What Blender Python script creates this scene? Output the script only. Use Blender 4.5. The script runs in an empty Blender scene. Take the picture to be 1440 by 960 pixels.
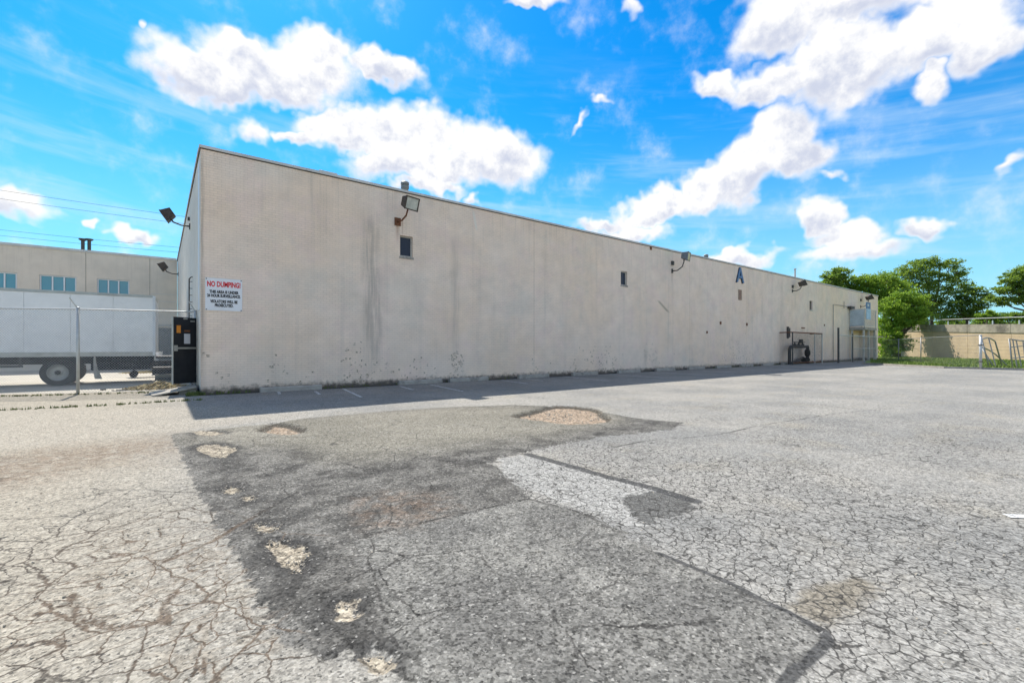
import bpy, math, random
import numpy as np
from mathutils import Vector, Matrix
random.seed(7); np.random.seed(7)
SC = bpy.context.scene
COL = SC.collection
PI = math.pi
rad = math.radians

# ------------------------------------------------------------------ camera
F, H, CX, HY = 645.0, 1.45, 720.0, 488.0       # focal length in px of a 1440 px wide picture, eye height, horizon
YAW = rad(37.5)                                # the camera looks 37.5 degrees to the right of the +Y axis
FW = Vector((math.sin(YAW), math.cos(YAW), 0)); RT = Vector((math.cos(YAW), -math.sin(YAW), 0))
WY = 16.85                                     # plane of the long wall
WX0, WX1, WH = 0.98, 68.0, 7.6                 # ends and height of the long wall
cam = bpy.data.cameras.new('camera'); co = bpy.data.objects.new('camera', cam); COL.objects.link(co)
cam.sensor_width = 36; cam.lens = 36*F/1440; cam.shift_y = 8/1440; cam.clip_end = 6000; cam.clip_start = 0.05
co.location = (0, 0, H); co.rotation_euler = (PI/2, 0, -YAW)
SC.camera = co
SC.view_settings.view_transform = 'Standard'; SC.view_settings.look = 'None'
SC.view_settings.exposure = 1.88; SC.view_settings.gamma = 1
SC.cycles.max_bounces = 5; SC.cycles.diffuse_bounces = 4; SC.cycles.transparent_max_bounces = 4

def ray(px):                                   # horizontal direction, unit depth
    return RT*((px-CX)/F)+FW
def at(px, zc, z=0):
    p = ray(px)*zc; return Vector((p.x, p.y, z))
def gp(px, py):                                # survey point on the ground
    return at(px, F*H/(py-HY))
def wp(px, py):                                # survey point on the long wall
    r = ray(px); t = WY/r.y
    return Vector((r.x*t, WY, H+(HY-py)/F*t))
def onface(px, py, yy):                        # same for another plane parallel to the wall
    r = ray(px); t = yy/r.y
    return Vector((r.x*t, yy, H+(HY-py)/F*t))
def onwest(px, py, xx=WX0):
    r = ray(px); t = xx/r.x
    return Vector((xx, r.y*t, H+(HY-py)/F*t))

# ------------------------------------------------------------------ node helper
class NT:
    def __init__(s, tree): s.t = tree; s.n = tree.nodes; s.l = tree.links
    def new(s, kind, **kw):
        nd = s.n.new(kind)
        for k, v in kw.items(): setattr(nd, k, v)
        return nd
    def put(s, sock, v):
        if isinstance(v, bpy.types.NodeSocket): s.l.new(v, sock)
        elif v is not None:
            if isinstance(v, (int, float)) and sock.type in ('RGBA',): v = (v, v, v, 1)
            elif isinstance(v, (int, float)) and sock.type == 'VECTOR': v = (v, v, v)
            elif sock.type == 'RGBA' and len(v) == 3: v = (*v, 1)
            sock.default_value = v
    def m(s, op, a, b=None, c=None, clamp=False):
        nd = s.new('ShaderNodeMath', operation=op, use_clamp=clamp)
        s.put(nd.inputs[0], a); s.put(nd.inputs[1], b)
        if c is not None: s.put(nd.inputs[2], c)
        return nd.outputs[0]
    def add(s, a, b): return s.m('ADD', a, b)
    def sub(s, a, b): return s.m('SUBTRACT', a, b)
    def mul(s, a, b): return s.m('MULTIPLY', a, b)
    def mx(s, a, b): return s.m('MAXIMUM', a, b)
    def inv(s, a): return s.m('SUBTRACT', 1.0, a)
    def ss(s, v, lo, hi, a=0.0, b=1.0):
        nd = s.new('ShaderNodeMapRange', interpolation_type='SMOOTHSTEP')
        s.put(nd.inputs[0], v); s.put(nd.inputs[1], lo); s.put(nd.inputs[2], hi); s.put(nd.inputs[3], a); s.put(nd.inputs[4], b)
        return nd.outputs[0]
    def lin(s, v, lo, hi, a=0.0, b=1.0):
        nd = s.new('ShaderNodeMapRange'); s.put(nd.inputs[0], v)
        for i, x in enumerate((lo, hi, a, b)): s.put(nd.inputs[i+1], x)
        return nd.outputs[0]
    def mix(s, f, a, b, mode='MIX'):
        nd = s.new('ShaderNodeMix', data_type='RGBA', blend_type=mode)
        s.put(nd.inputs[0], f); s.put(nd.inputs[6], a); s.put(nd.inputs[7], b)
        return nd.outputs[2]
    def noise(s, vec, scale, detail=3, rough=.55, dist=0.0, color=False):
        nd = s.new('ShaderNodeTexNoise'); s.put(nd.inputs['Vector'], vec)
        nd.inputs['Scale'].default_value = scale; nd.inputs['Detail'].default_value = detail
        nd.inputs['Roughness'].default_value = rough; nd.inputs['Distortion'].default_value = dist
        return nd.outputs['Color' if color else 'Fac']
    def voro(s, vec, scale, feature='F1', out='Distance', rnd=1.0):
        nd = s.new('ShaderNodeTexVoronoi', feature=feature); s.put(nd.inputs['Vector'], vec)
        nd.inputs['Scale'].default_value = scale; nd.inputs['Randomness'].default_value = rnd
        return nd.outputs[out]
    def vm(s, op, a, b=None, scale=None):
        nd = s.new('ShaderNodeVectorMath', operation=op); s.put(nd.inputs[0], a); s.put(nd.inputs[1], b)
        if scale is not None: s.put(nd.inputs['Scale'], scale)
        return nd.outputs[0]
    def xyz(s, x, y, z):
        nd = s.new('ShaderNodeCombineXYZ'); s.put(nd.inputs[0], x); s.put(nd.inputs[1], y); s.put(nd.inputs[2], z); return nd.outputs[0]
    def sep(s, v):
        nd = s.new('ShaderNodeSeparateXYZ'); s.put(nd.inputs[0], v); return nd.outputs
    def pos(s): return s.new('ShaderNodeNewGeometry').outputs['Position']
    def attr(s, name):
        nd = s.new('ShaderNodeAttribute', attribute_name=name); return nd.outputs['Fac']
    def bump(s, h, strength=.5, dist=.02):
        nd = s.new('ShaderNodeBump'); s.put(nd.inputs['Height'], h); nd.inputs['Strength'].default_value = strength
        nd.inputs['Distance'].default_value = dist; return nd.outputs[0]

def material(name, color=(.5, .5, .5), rough=.7, metal=0.0, fn=None, spec=.3):
    m = bpy.data.materials.new(name); m.use_nodes = True
    t = NT(m.node_tree); b = m.node_tree.nodes['Principled BSDF']
    b.inputs['Roughness'].default_value = rough; b.inputs['Metallic'].default_value = metal
    b.inputs['Specular IOR Level'].default_value = spec
    c = color
    if fn: c = fn(t, b) or color
    t.put(b.inputs['Base Color'], c)
    return m
def grainy(name, color, rough=.7, metal=0.0, amp=.25, scale=6.0, dirt=(.12, .1, .08), dirtamt=.2, bump=.15, bscale=60, spec=.3):
    def fn(t, b):
        p = t.pos(); n = t.noise(p, scale, 5, .65); k = t.lin(n, .3, .7, 1-amp, 1+amp)
        c = t.mix(1.0, color, t.xyz(k, k, k), 'MULTIPLY')
        d = t.mul(t.ss(t.noise(p, scale*.37, 6, .7), .52, .72), dirtamt)
        c = t.mix(d, c, dirt)
        t.put(b.inputs['Normal'], t.bump(t.noise(p, bscale, 3), bump, .01))
        return c
    return material(name, color, rough, metal, fn, spec)

# ------------------------------------------------------------------ sky and sun
SUNV = Vector((0.40, 5.63, 7.6)).normalized()
sl = bpy.data.lights.new('sun', 'SUN'); sl.energy = 2.0; sl.angle = rad(.53); sl.color = (1, .955, .88)
so = bpy.data.objects.new('sun', sl); COL.objects.link(so)
so.rotation_euler = SUNV.to_track_quat('Z', 'Y').to_euler(); so.location = (0, 0, 60)

world = bpy.data.worlds.new('World'); SC.world = world; world.use_nodes = True
def build_sky():
    t = NT(world.node_tree); bg = world.node_tree.nodes['Background']
    sky = t.new('ShaderNodeTexSky', sky_type='NISHITA'); sky.sun_disc = False
    sky.sun_elevation = math.asin(SUNV.z); sky.sun_rotation = math.atan2(SUNV.x, SUNV.y)
    sky.air_density = 1.0; sky.dust_density = .3; sky.ozone_density = 2.0
    d = t.new('ShaderNodeTexCoord').outputs['Generated']
    x, y, z = t.sep(d)[:3]
    az = t.m('ARCTAN2', x, y); el = t.m('ARCSINE', z)
    # clear air: Nishita with its colour strengthened
    hs = t.new('ShaderNodeHueSaturation'); t.put(hs.inputs['Color'], sky.outputs[0])
    hs.inputs['Saturation'].default_value = 1.5; hs.inputs['Hue'].default_value = .492; hs.inputs['Value'].default_value = .62
    air = t.mix(1, hs.outputs[0], (.26, .91, 1.05), 'MULTIPLY')
    base = t.xyz(az, el, 0.0)
    w1 = t.vm('SUBTRACT', t.noise(d, 7, 3, .6, color=True), (.5, .5, .5))
    w2 = t.vm('SUBTRACT', t.noise(d, 26, 2, .62, color=True), (.5, .5, .5))
    warp = t.vm('ADD', base, t.vm('ADD', t.vm('SCALE', w1, None, .10), t.vm('SCALE', w2, None, .045)))
    blobs = [(295,105,90,46,0,1),(342,66,40,34,0,1),(400,98,120,56,0,1),(447,76,52,38,0,1),(535,100,60,26,4,.95),(372,122,90,26,4,.85),
             (478,176,78,32,-12,.95),(590,192,96,52,0,1),(690,214,80,50,8,1),(600,236,120,34,0,.9),(410,194,40,14,-10,.8),(540,222,60,30,0,.9),
             (355,186,30,22,20,.62),(190,336,46,15,0,.8),(600,266,70,14,0,.8),(20,284,60,20,6,.85),(112,309,18,8,0,.7),(668,280,12,14,0,.6),
             (1120,22,120,52,0,1),(1190,88,110,68,0,1),(1310,38,150,58,0,1),(1395,56,60,52,0,1),(1010,118,48,22,8,.85),(1085,112,70,30,0,.9),(1318,104,42,28,0,.9),(1240,-30,200,60,0,1),
             (1096,190,66,52,-50,1),(1046,236,80,50,-48,1),(1125,215,40,44,-60,.9),(990,268,60,36,-20,1),(918,298,76,28,-10,1),(850,314,50,12,6,.8),
             (1160,308,34,32,0,.95),(1192,332,62,24,0,.8),(1298,322,34,22,0,.9),(1205,356,120,20,0,.55),(1030,362,76,15,0,.75),(752,2,52,14,0,.8),
             (814,166,20,9,-35,.55),(1425,228,26,12,0,.5),(1172,240,26,9,0,.5),(208,55,8,16,0,.55),(885,8,12,20,0,.5),(845,140,18,7,0,.4),(880,330,60,14,8,.7)]
    tot = None; num = None; den = None
    for (px, py, rx, ry, rot, wgt) in blobs:
        def ang(u, v):
            r = RT*((u-CX)/F)+FW+Vector((0, 0, (HY-v)/F)); r.normalize(); return math.atan2(r.x, r.y), math.asin(r.z)
        a, e = ang(px, py); a2, _ = ang(px+rx, py); _, e2 = ang(px, py-ry)
        mp = t.new('ShaderNodeMapping', vector_type='TEXTURE'); t.put(mp.inputs[0], warp)
        mp.inputs[1].default_value = (a, e, 0); mp.inputs[2].default_value = (0, 0, rad(-rot))
        mp.inputs[3].default_value = (abs(a2-a)*1.16, abs(e2-e)*1.16, 1)
        g = t.new('ShaderNodeTexGradient', gradient_type='SPHERICAL'); t.put(g.inputs[0], mp.outputs[0])
        f = t.mul(g.outputs['Fac'], wgt)
        fy = t.mul(f, t.sep(mp.outputs[0])[1])
        num = fy if num is None else t.add(num, fy); den = f if den is None else t.add(den, f)
        tot = f if tot is None else t.m('SMOOTH_MAX', tot, f, .06)
    # sky out of view: scattered cumulus added, its cover raised for more ambient light
    front = t.mul(t.ss(t.m('ABSOLUTE', t.sub(az, YAW)), .95, 1.25), 1.0)
    flat = t.vm('DIVIDE', d, t.xyz(t.add(t.m('ABSOLUTE', z), .25), t.add(t.m('ABSOLUTE', z), .25), t.add(t.m('ABSOLUTE', z), .25)))
    gen = t.ss(t.noise(flat, 1.1, 3, .58), .45, .66, 0, .95)
    up = t.ss(el, rad(38), rad(48))
    gen = t.mul(gen, t.mul(t.mx(front, up), t.ss(el, .02, .15)))
    tot = t.m('MAXIMUM', tot, gen)
    fine = t.noise(d, 11, 5, .64); puff = t.voro(t.vm('ADD', d, t.vm('SCALE', w2, None, .07)), 15, 'SMOOTH_F1')
    fine2 = t.noise(t.vm('ADD', d, (-.006, .004, .016)), 11, 5, .64)
    dens = t.add(tot, t.add(t.mul(t.sub(fine, .5), .62), t.mul(t.sub(.45, puff), .26)))
    mask = t.m('POWER', t.ss(dens, .02, .44), 1.25)
    # lit tops, greyer bellies: compare the density a little higher up
    shade = t.noise(t.vm('ADD', d, (0, 0, -.03)), 8, 3, .6)
    rel = t.m('DIVIDE', num, t.add(den, .03))
    relief = t.mul(t.sub(fine, fine2), 3.2)
    core = t.ss(t.add(rel, t.add(relief, t.add(t.mul(t.sub(shade, .5), .75), t.mul(t.sub(.45, puff), .9)))), .40, -.75)
    core = t.mul(core, t.ss(dens, .10, .55))
    ccol = t.mix(core, (3.45, 3.43, 3.40), (2.05, 2.20, 2.66))
    cir = t.noise(t.xyz(t.mul(az, 1.3), t.mul(t.add(el, t.mul(az, .10)), 10), 2.0), 2.1, 4, .62)
    band = t.mul(t.ss(cir, .47, .76), t.mul(t.ss(el, .02, .12), t.ss(el, .62, .30)))
    hazeh = t.m('POWER', t.ss(el, .56, -.02), 1.7)
    c = t.mix(t.mul(hazeh, .8), air, (1.55, 2.55, 3.2))
    c = t.mix(t.mul(band, .34), c, (2.5, 3.0, 3.3))
    c = t.mix(mask, c, ccol)
    t.put(bg.inputs[0], c); bg.inputs[1].default_value = .085
build_sky()

# ------------------------------------------------------------------ object helpers
def tag(o, label=None, cat=None, group=None, kind=None):
    if label: o['label'] = label
    if cat: o['category'] = cat
    if group: o['group'] = group
    if kind: o['kind'] = kind
    return o
def thing(name, label, cat, loc=(0, 0, 0), rz=0.0, group=None):
    o = bpy.data.objects.new(name, None); COL.objects.link(o); o.empty_display_size = .3
    o.location = loc; o.rotation_euler = (0, 0, rz)
    return tag(o, label, cat, group)
def copy_tree(o, parent=None):
    c = o.copy(); COL.objects.link(c); c.parent = parent
    for ch in o.children: copy_tree(ch, c)
    return c
def origin_of(o):
    v = Vector((0, 0, 0))
    while o is not None: v += Vector(o.location); o = o.parent
    return v
class MB:
    """collects shapes given in world metres; build() links them as one mesh"""
    def __init__(s): s.v = []; s.f = []
    def quad(s, *p):
        i = len(s.v); s.v += [tuple(q) for q in p]; s.f.append(tuple(range(i, i+len(p)))); return s
    def hexa(s, c):                            # 8 corners: bottom 4 ccw, top 4 ccw
        i = len(s.v); s.v += [tuple(q) for q in c]
        for f in ((0,3,2,1),(4,5,6,7),(0,1,5,4),(1,2,6,5),(2,3,7,6),(3,0,4,7)): s.f.append(tuple(i+k for k in f))
        return s
    def box(s, x0, x1, y0, y1, z0, z1):
        return s.hexa([(x0,y0,z0),(x1,y0,z0),(x1,y1,z0),(x0,y1,z0),(x0,y0,z1),(x1,y0,z1),(x1,y1,z1),(x0,y1,z1)])
    def obox(s, c, ax, ay, az, hx, hy, hz):    # oriented box
        c = Vector(c); ax, ay, az = Vector(ax).normalized()*hx, Vector(ay).normalized()*hy, Vector(az).normalized()*hz
        return s.hexa([c-ax-ay-az, c+ax-ay-az, c+ax+ay-az, c-ax+ay-az, c-ax-ay+az, c+ax-ay+az, c+ax+ay+az, c-ax+ay+az])
    def tube(s, pts, r, n=8, cap=True):
        pts = [Vector(p) for p in pts]; rs = r if isinstance(r, (list, tuple)) else [r]*len(pts)
        i0 = len(s.v); up = None
        for k, p in enumerate(pts):
            d = (pts[min(k+1, len(pts)-1)]-pts[max(k-1, 0)]).normalized()
            if up is None: up = Vector((0, 0, 1)) if abs(d.z) < .9 else Vector((1, 0, 0))
            a = d.cross(up).normalized(); b = a.cross(d).normalized(); up = b
            for j in range(n):
                th = 2*PI*j/n; s.v.append(tuple(p+(a*math.cos(th)+b*math.sin(th))*rs[k]))
        for k in range(len(pts)-1):
            for j in range(n):
                s.f.append((i0+k*n+j, i0+k*n+(j+1) % n, i0+(k+1)*n+(j+1) % n, i0+(k+1)*n+j))
        if cap:
            s.f.append(tuple(i0+j for j in range(n))[::-1]); s.f.append(tuple(i0+(len(pts)-1)*n+j for j in range(n)))
        return s
    def lathe(s, c, axis, prof, n=24):         # prof: (distance along axis, radius)
        c = Vector(c); ax = Vector(axis).normalized(); a = ax.orthogonal().normalized(); b = ax.cross(a)
        i0 = len(s.v)
        for (h, r) in prof:
            for j in range(n):
                th = 2*PI*j/n; s.v.append(tuple(c+ax*h+(a*math.cos(th)+b*math.sin(th))*r))
        for k in range(len(prof)-1):
            for j in range(n): s.f.append((i0+k*n+j, i0+k*n+(j+1) % n, i0+(k+1)*n+(j+1) % n, i0+(k+1)*n+j))
        return s
    def build(s, name, m, parent=None, smooth=False, bevel=0.0):
        me = bpy.data.meshes.new(name); off = origin_of(parent) if parent else Vector((0, 0, 0))
        vv = np.array(s.v, dtype=np.float64)-np.array(off)
        me.from_pydata(vv.tolist(), [], s.f); me.validate(); me.update()
        if smooth:
            for p in me.polygons: p.use_smooth = True
        me.materials.append(m)
        o = bpy.data.objects.new(name, me); COL.objects.link(o)
        if parent: o.parent = parent
        if bevel:
            md = o.modifiers.new('bevel', 'BEVEL'); md.width = bevel; md.segments = 2; md.limit_method = 'ANGLE'
        return o
def text_part(name, s, size, loc, parent, m, weight=.0, sx=1.0, depth=.004, rz=0.0):
    cu = bpy.data.curves.new(name, 'FONT'); cu.body = s; cu.size = size; cu.align_x = 'CENTER'; cu.align_y = 'CENTER'
    cu.offset = weight; cu.extrude = depth; cu.resolution_u = 3
    tmp = bpy.data.objects.new('tmp', cu); COL.objects.link(tmp)
    dg = bpy.context.evaluated_depsgraph_get(); me = bpy.data.meshes.new_from_object(tmp.evaluated_get(dg))
    bpy.data.objects.remove(tmp)
    M = Matrix.Rotation(rz, 4, 'Z') @ Matrix.Rotation(PI/2, 4, 'X') @ Matrix.Diagonal((sx, 1, 1, 1))
    me.transform(M); me.materials.clear(); me.materials.append(m)
    o = bpy.data.objects.new(name, me); COL.objects.link(o); o.parent = parent
    o.location = Vector(loc)-origin_of(parent)
    return o

# ------------------------------------------------------------------ materials
def wall_material(name, base, tint2, special=True, brick=True):
    def fn(t, b):
        p = t.pos(); x, y, z = t.sep(p)[:3]
        u = t.add(x, y) if special != 'ret' else t.sub(x, y)
        uv = t.xyz(u, z, 0.0)
        big = t.noise(uv, .22, 4, .6); med = t.noise(uv, 1.3, 5, .6); fin = t.noise(uv, 30, 3, .6)
        c = t.mix(t.ss(big, .35, .65), base, tint2)
        if special is True: c = t.mix(t.mul(t.ss(t.noise(uv, .75, 5, .65), .48, .66), .5), c, (.87, .67, .585)); c = t.mix(t.mul(t.ss(t.noise(uv, .42, 5, .6), .50, .70), .35), c, (.66, .61, .53))
        k = t.add(t.lin(med, .3, .7, .93, 1.07), t.mul(t.sub(fin, .5), .10)); c = t.mix(1, c, t.xyz(k, k, k), 'MULTIPLY')
        # faint rain streaks
        st = t.noise(t.xyz(t.mul(u, 2.6), t.mul(z, .10), 3.1), 1.0, 6, .62)
        c = t.mix(t.mul(t.ss(st, .50, .80), .20), c, (.34, .31, .28))
        st2 = t.noise(t.xyz(t.mul(u, 9), t.mul(z, .35), 9.1), 1.0, 4, .6)
        c = t.mix(t.mul(t.mul(t.ss(st2, .5, .75), t.ss(z, 3.5, 7.6)), .16), c, (.28, .25, .22))
        hgt = t.mul(fin, .10)
        if brick:
            bt = t.new('ShaderNodeTexBrick'); t.put(bt.inputs['Vector'], uv); bt.offset = .5
            bt.inputs['Scale'].default_value = 1; bt.inputs['Brick Width'].default_value = .203; bt.inputs['Row Height'].default_value = .0765
            bt.inputs['Mortar Size'].default_value = .0055; bt.inputs['Mortar Smooth'].default_value = .35
            bt.inputs['Color1'].default_value = (.97, .97, .97, 1); bt.inputs['Color2'].default_value = (1.03, 1.03, 1.03, 1); bt.inputs['Mortar'].default_value = (.78, .76, .74, 1)
            c = t.mix(t.lin(t.noise(uv, .8, 4), .35, .65, .45, 1.0), c, t.mix(1, c, bt.outputs['Color'], 'MULTIPLY'))
            hgt = t.add(hgt, t.mul(t.inv(bt.outputs['Fac']), .6))
            row = t.m('FLOOR', t.m('DIVIDE', z, .0765)); par = t.m('MODULO', row, 2.0)
            col = t.m('FLOOR', t.m('DIVIDE', t.add(u, t.mul(par, .1015)), .0677))
            wn = t.new('ShaderNodeTexWhiteNoise', noise_dimensions='2D'); t.put(wn.inputs['Vector'], t.xyz(col, row, 0)); rnd = wn.outputs['Value']
            region = t.mul(t.mul(t.ss(t.noise(uv, .55, 4, .6), .50, .70), t.ss(z, 1.3, .05)), .5)
            if special is True:
                for (px, py, r, a) in ((641,508,.55,1.6),(641,520,.45,1.4),(506,533,.7,1.0),(500,505,.9,.45),(545,508,.8,.3),(592,531,1.0,.6),(290,500,.25,.7),(400,520,.9,.2),(855,515,1.6,.5),(835,505,1.6,.3),(915,510,1.5,.4),(315,535,.5,.5),(1040,510,3,.4)):
                    q = wp(px, py); dd = t.vm('SUBTRACT', uv, (q.x+q.y, q.z, 0)); ln = t.new('ShaderNodeVectorMath', operation='LENGTH'); t.put(ln.inputs[0], dd)
                    region = t.add(region, t.mul(t.ss(ln.outputs['Value'], r, 0), a))
            edge = t.noise(uv, 22, 3)
            edge = t.noise(t.xyz(t.mul(u, 14), t.mul(z, 34), 0), 1.0, 3)
            peel = t.m('GREATER_THAN', t.mul(region, t.add(.16, t.mul(t.sub(edge, .5), 1.6))), rnd)
            peel = t.mul(peel, t.ss(edge, .47, .53))
            pc = t.mix(t.noise(uv, 14, 3), (.14, .11, .08), (.40, .32, .23))
            c = t.mix(t.mul(peel, .85), c, pc)
            hgt = t.sub(hgt, t.mul(peel, .5))
            # wall darkens towards its foot
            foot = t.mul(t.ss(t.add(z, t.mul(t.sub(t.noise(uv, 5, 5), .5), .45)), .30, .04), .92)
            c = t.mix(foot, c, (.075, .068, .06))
        if special is True:
            for (px, y0, y1, w, a) in ((521,300,515,.50,.42),(533,380,515,.30,.25),(640,330,500,.30,.26),(455,260,360,.35,.12),(284,205,560,.08,.45),(571,352,420,.4,.0),
                                       (751,310,530,.03,.15),(908,495,512,.22,.6),(1100,395,500,.5,.16),(1118,408,440,.2,.2),(1072,420,450,.3,.25)):
                q0 = wp(px, y0); q1 = wp(px, y1)
                wob = t.mul(t.sub(t.noise(t.xyz(t.mul(u, .8), t.mul(z, .5), 0), 1.5, 4), .5), w*1.2)
                dx = t.m('ABSOLUTE', t.add(t.sub(u, q0.x+q0.y), wob))
                mk = t.mul(t.ss(dx, w, 0), t.mul(t.ss(z, q1.z-.4, q1.z+.9), t.ss(z, q0.z+.5, q0.z-.7)))
                gr = t.ss(t.noise(t.xyz(t.mul(u, 9), t.mul(z, .6), 0), 1, 5, .65), .25, .65)
                c = t.mix(t.mul(t.mul(mk, gr), a), c, (.17, .155, .14))
            for (px, y0, y1, w, a) in ((559,310,350,.13,.55),(945,383,410,.12,.3),(566,308,345,.05,.4)):   # rust under lamp brackets
                q0 = wp(px, y0); q1 = wp(px, y1); dx = t.m('ABSOLUTE', t.sub(u, q0.x+q0.y))
                mk = t.mul(t.ss(dx, w, 0), t.mul(t.ss(z, q1.z, q0.z), t.m('LESS_THAN', z, q0.z+.05)))
                c = t.mix(t.mul(mk, a), c, (.30, .13, .05))
            q = wp(933, 431); ddx = t.sub(t.sub(u, q.x+q.y), t.mul(t.sub(z, q.z), -1.6))          # diagonal scrape
            mk = t.mul(t.ss(t.m('ABSOLUTE', ddx), .22, .05), t.ss(t.m('ABSOLUTE', t.sub(z, q.z)), .42, .2))
            c = t.mix(t.mul(mk, .55), c, (.25, .2, .13))
            q = wp(668, 310); ddx = t.sub(t.sub(u, q.x+q.y), t.mul(t.sub(z, q.z), -.22))
            mk = t.mul(t.ss(t.m('ABSOLUTE', ddx), .09, .02), t.ss(t.m('ABSOLUTE', t.sub(z, q.z)), .5, .25))
            c = t.mix(t.mul(mk, .6), c, (.78, .74, .66))
            q = wp(948, 352); dd = t.vm('SUBTRACT', uv, (q.x+q.y-.7, q.z, 0)); ln = t.new('ShaderNodeVectorMath', operation='LENGTH'); t.put(ln.inputs[0], dd)
            c = t.mix(t.mul(t.ss(ln.outputs['Value'], .8, .1), .5), c, (.8, .72, .55))
        t.put(b.inputs['Normal'], t.bump(hgt, .55, .012))
        return c
    return material(name, base, .85, 0, fn, .15)

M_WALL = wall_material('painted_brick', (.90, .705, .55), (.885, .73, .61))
M_WEST = wall_material('painted_block', (.74, .68, .58), (.80, .74, .64), special=False)
M_REAR = wall_material('painted_stucco', (.70, .61, .51), (.66, .59, .50), special=False, brick=False)
M_TRIM = grainy('galvanised_trim', (.56, .55, .53), .5, .15, .15, 2.0, (.2, .18, .16), .3)
M_DARKTRIM = grainy('dark_gap', (.06, .055, .05), .8)
M_ROOF = grainy('roof_membrane', (.25, .25, .25), .9)
M_STEEL = grainy('galvanised_steel', (.52, .52, .50), .5, .3, .15, 8, (.18, .12, .08), .25)
M_DKSTEEL = grainy('weathered_dark_steel', (.09, .085, .08), .6, .3, .3, 8, (.2, .09, .04), .4)
M_RUST = grainy('rusted_steel', (.20, .085, .045), .8, .1, .4, 20)
M_WHITE = grainy('white_paint', (.72, .73, .74), .5, 0, .05, 3, (.35, .33, .3), .15)
M_CHIP = grainy('flaking_white_paint', (.52, .49, .44), .75, 0, .15, 10, (.12, .08, .05), .55)
M_BRONZE = grainy('bronze_housing', (.085, .068, .055), .5, .4, .3, 12, (.2, .12, .07), .3)
M_LENS = material('yellowed_lens', (.62, .46, .16), .25, 0, None, .4)
M_GLASS = material('dark_glass', (.012, .028, .055), .12, 0, None, .25)
M_SKYGLASS = material('teal_glass', (.12, .32, .40), .12, 0, None, .5)
M_CONC = grainy('old_concrete', (.36, .33, .29), .9, 0, .2, 5, (.10, .09, .075), .6, .5, 50)
M_DOOR = grainy('charcoal_door_paint', (.020, .022, .028), .5, 0, .25, 4, (.06, .05, .04), .2)
M_RUBBER = grainy('tyre_rubber', (.022, .022, .022), .85)
M_BLACK = grainy('black_underbody', (.02, .019, .018), .8)
M_PAPER = material('paper', (.62, .62, .66), .8)
M_ORANGE = material('orange_sticker', (.75, .27, .04), .6)
M_RED = material('sign_red', (.70, .02, .03), .6)
M_INK = material('sign_black', (.015, .015, .018), .6)
M_SIGN = grainy('sign_white', (.80, .80, .82), .45, 0, .03, 3, (.4, .38, .35), .1, .02)
M_BLUE = grainy('faded_blue_paint', (.10, .20, .36), .6, 0, .2, 6, (.3, .35, .4), .4)
M_PALEBLUE = grainy('bleached_blue_paint', (.38, .55, .72), .7, 0, .2, 3, (.6, .65, .68), .6)
M_ALU = grainy('aluminium_rail', (.45, .44, .41), .4, .4, .15, 5, (.2, .18, .15), .35)
M_PALEGREY = grainy('pale_grey_sheet', (.50, .54, .57), .6, 0, .15, 2, (.3, .3, .3), .3)
M_DKGALV = grainy('dull_galvanised', (.27, .27, .265), .5, .3, .15, 8, (.18, .12, .08), .3)
M_TIN = grainy('vent_sheet_metal', (.22, .22, .21), .5, .5, .2, 8)
M_WOOD = grainy('weathered_plywood', (.42, .38, .32), .85, 0, .2, 5, (.15, .12, .09), .5)
M_SAND = grainy('yard_ground', (.44, .40, .33), .95, 0, .16, .5, (.20, .17, .13), .7, .5, 12)
M_LINE = None

# ------------------------------------------------------------------ parking lot
def sd_poly(P, poly):
    """signed distance, positive inside"""
    poly = np.array([(q.x, q.y) for q in poly]); n = len(poly)
    d = np.full(len(P), 1e9); inside = np.zeros(len(P), bool)
    for i in range(n):
        a = poly[i]; b = poly[(i+1) % n]; e = b-a; w = P-a
        h = np.clip((w@e)/max(e@e, 1e-9), 0, 1); q = w-np.outer(h, e); d = np.minimum(d, (q*q).sum(1))
        c1 = (P[:, 1] >= a[1]) != (P[:, 1] >= b[1])
        with np.errstate(divide='ignore', invalid='ignore'):
            xi = a[0]+(P[:, 1]-a[1])*(e[0])/(e[1] if abs(e[1]) > 1e-12 else 1e-12)
        inside ^= c1 & (P[:, 0] < xi)
    d = np.sqrt(d); return np.where(inside, d, -d)
def d_line(P, pts):
    pts = np.array([(q.x, q.y) for q in pts]); d = np.full(len(P), 1e9)
    for i in range(len(pts)-1):
        a, b = pts[i], pts[i+1]; e = b-a; w = P-a; h = np.clip((w@e)/max(e@e, 1e-9), 0, 1); q = w-np.outer(h, e)
        d = np.minimum(d, (q*q).sum(1))
    return np.sqrt(d)
def G(lst): return [gp(a, b) for a, b in lst]
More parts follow.
